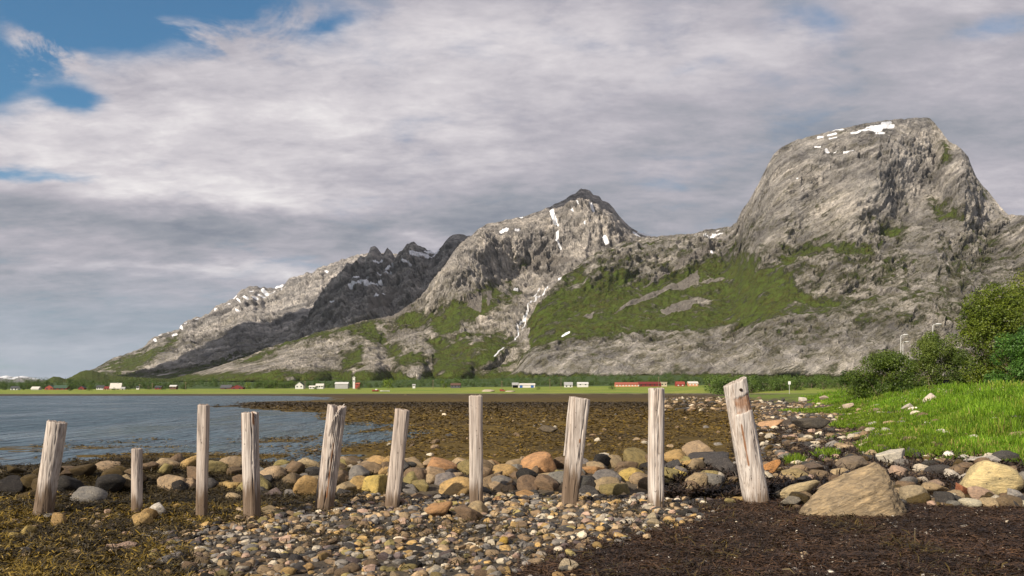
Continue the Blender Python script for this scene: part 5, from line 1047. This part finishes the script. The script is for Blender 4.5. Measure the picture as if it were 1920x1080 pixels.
# ---------------------------------------------------------------- trees across the bay
KINDS = [('broad dark green tree',(.032,.065,.014),(.095,.145,.028),1.0,.9),('round mid green tree',(.045,.085,.014),(.12,.18,.03),1.05,.8),('bright yellow-green tree',(.08,.13,.012),(.19,.26,.02),1.1,.8),('low dark bush',(.034,.07,.013),(.09,.145,.028),1.5,.6)]
TP = {}
for k, (nm, a, b, ar, tp_) in enumerate(KINDS):
    for v in range(3):
        TP[k, v] = (leaves_mesh('crown', clumps(ar, 1., ar, 14, 40+k*5+v, .08, tp_, .42), 900, .085, a, b, 70+k*5+v, .5, .3), trunk_mesh('trunk', .6, 3, .25, .03, 60+k*5+v, MBARK))
tn = {}
def tree(px, pyb, hpx, kind, where, D=None, group=None):
    D = D or random.uniform(800,900); k = D/F; x = (px-CX)*k; zg = gz(x, D); H = CZ+(HOR-(pyb-hpx))*k-zg
    r = empty('tree' if kind != 3 else 'bush', (x, D, zg-.2), random.uniform(0,6)); r.scale = (H*random.uniform(.92,1.1),)*2+(H,)
    cr, tr = TP[kind, random.randrange(3)]; link('crown', cr, r); link('trunk', tr, r)
    tag(r, f'{KINDS[kind][0]} {where}', 'tree' if kind != 3 else 'bush', group)
SOLO = [(8,733,12,0,'at the left edge of the far shore'),(44,733,11,0,'between the white cottage and the low white shed'),(133,738,20,0,'right of the long green-roofed barn, tall one'),(168,738,18,1,'right of the small dark red shed near the shore'),(214,734,8,3,'in front of the steep grey-roofed house'),(238,732,14,1,'right of the steep grey-roofed house'),(278,729,12,0,'left of the small dark red cabin'),
    (309,729,6,3,'right of the small dark red cabin'),(466,729,14,2,'just right of the reddish brown barn'),(594,729,6,3,'in front of the long white house'),(728,730,23,2,'standing out behind the red boat'),(673,731,9,3,'below the slim white tower'),(832,728,14,2,'left of the dark house in the middle'),(856,724,17,1,'behind the dark house in the middle'),(1010,730,6,3,'right of the blue-doored boathouse'),
    (1148,731,11,3,'in front of the long orange building'),(1362,723,8,3,'in front of the notched white post, far off'),(345,728,11,0,'right of the brown cabin'),(1462,725,10,3,'at the end of the far field, right of the notched white post')]
for a in SOLO: tree(a[0], a[1], a[2], a[3], a[4], 780 if a[3] == 3 else (760 if a[0] in (133,168) else 850))
BELT = [(0,330,730,8,14,40,[0,0,1],'in the belt behind the left shore farms'),(480,560,728,12,17,16,[1,1,2],'in the grove left of the white gable-fronted house'),(575,700,726,7,13,14,[0,1,3],'around the slim white tower'),(690,860,727,6,13,22,[0,0,1,3],'between the bright round tree and the dark house'),(860,1000,727,8,14,22,[0,1,3],'behind the blue-doored boathouse'),
        (1000,1170,727,9,16,36,[0,0,1,3],'around the grey-roofed white house'),(1160,1340,721,8,15,30,[0,0,1],'in the row behind the red barns'),(1330,1600,723,13,24,48,[1,0,1,1],'in the wood right of the orange brick house')]
for x0, x1, yb, h0, h1, n, kk, where in BELT:
    for i in range(n):
        f = (i+random.random())/n; tree(x0+(x1-x0)*f, yb, random.uniform(h0,h1), random.choice(kk), where, random.uniform(880,980) if x0 < 1330 else random.uniform(600,760), 'trees '+where)
# the woods at the foot of the mountains read as one mass
cv = np.array([TP[k][0].vertices[i].co[:] for k in [(0,0)] for i in range(len(TP[k][0].vertices))]); at = np.zeros(len(cv)*4, np.float32); TP[0,0][0].attributes['Col'].data.foreach_get('color', at); ccol = at.reshape(-1,4)[:,:3]
sel = np.repeat(np.random.default_rng(3).random(len(cv)//4) < .36, 4); cv, ccol = cv[sel], ccol[sel]; VV, CC = [], []
for i in range(480):
    D = random.uniform(960,1450); px = random.uniform(-150,1650); k = D/F; x = (px-CX)*k; H = random.uniform(6,12)*(1.15 if px < 450 else .9)
    a = random.uniform(0,6.28); ca_, sa_ = math.cos(a), math.sin(a); q = cv@np.array([[ca_,-sa_,0],[sa_,ca_,0],[0,0,1]]).T*np.array([H*1.15,H*1.15,H])+np.array([x, D, gz(x,D)-.3]); VV.append(q); CC.append(ccol*random.uniform(.7,1.25)*np.array([random.uniform(.85,1.2),1,1]))
V = np.concatenate(VV); tag(link('woods', mesh_np('woods', V, np.arange(len(V)).reshape(-1,4), MLEAF, {'Col':np.concatenate(CC)}, sm=False)), 'dark green woods along the foot of the mountains', 'woods', kind='stuff')
# ---------------------------------------------------------------- thin air between here and the far mountains
th_ = NT('air'); vp = th_.n('ShaderNodeVolumePrincipled', {'Color':(.80,.88,.98), 'Density':1.3e-5, 'Anisotropy':.2})
th_.n('ShaderNodeOutputMaterial', {1:vp.outputs[0]})
hz = link('haze', box_mesh('haze', [(-31500,-31500,-3.2,31500,31500,1420)], th_.m)); tag(hz, kind='stuff')
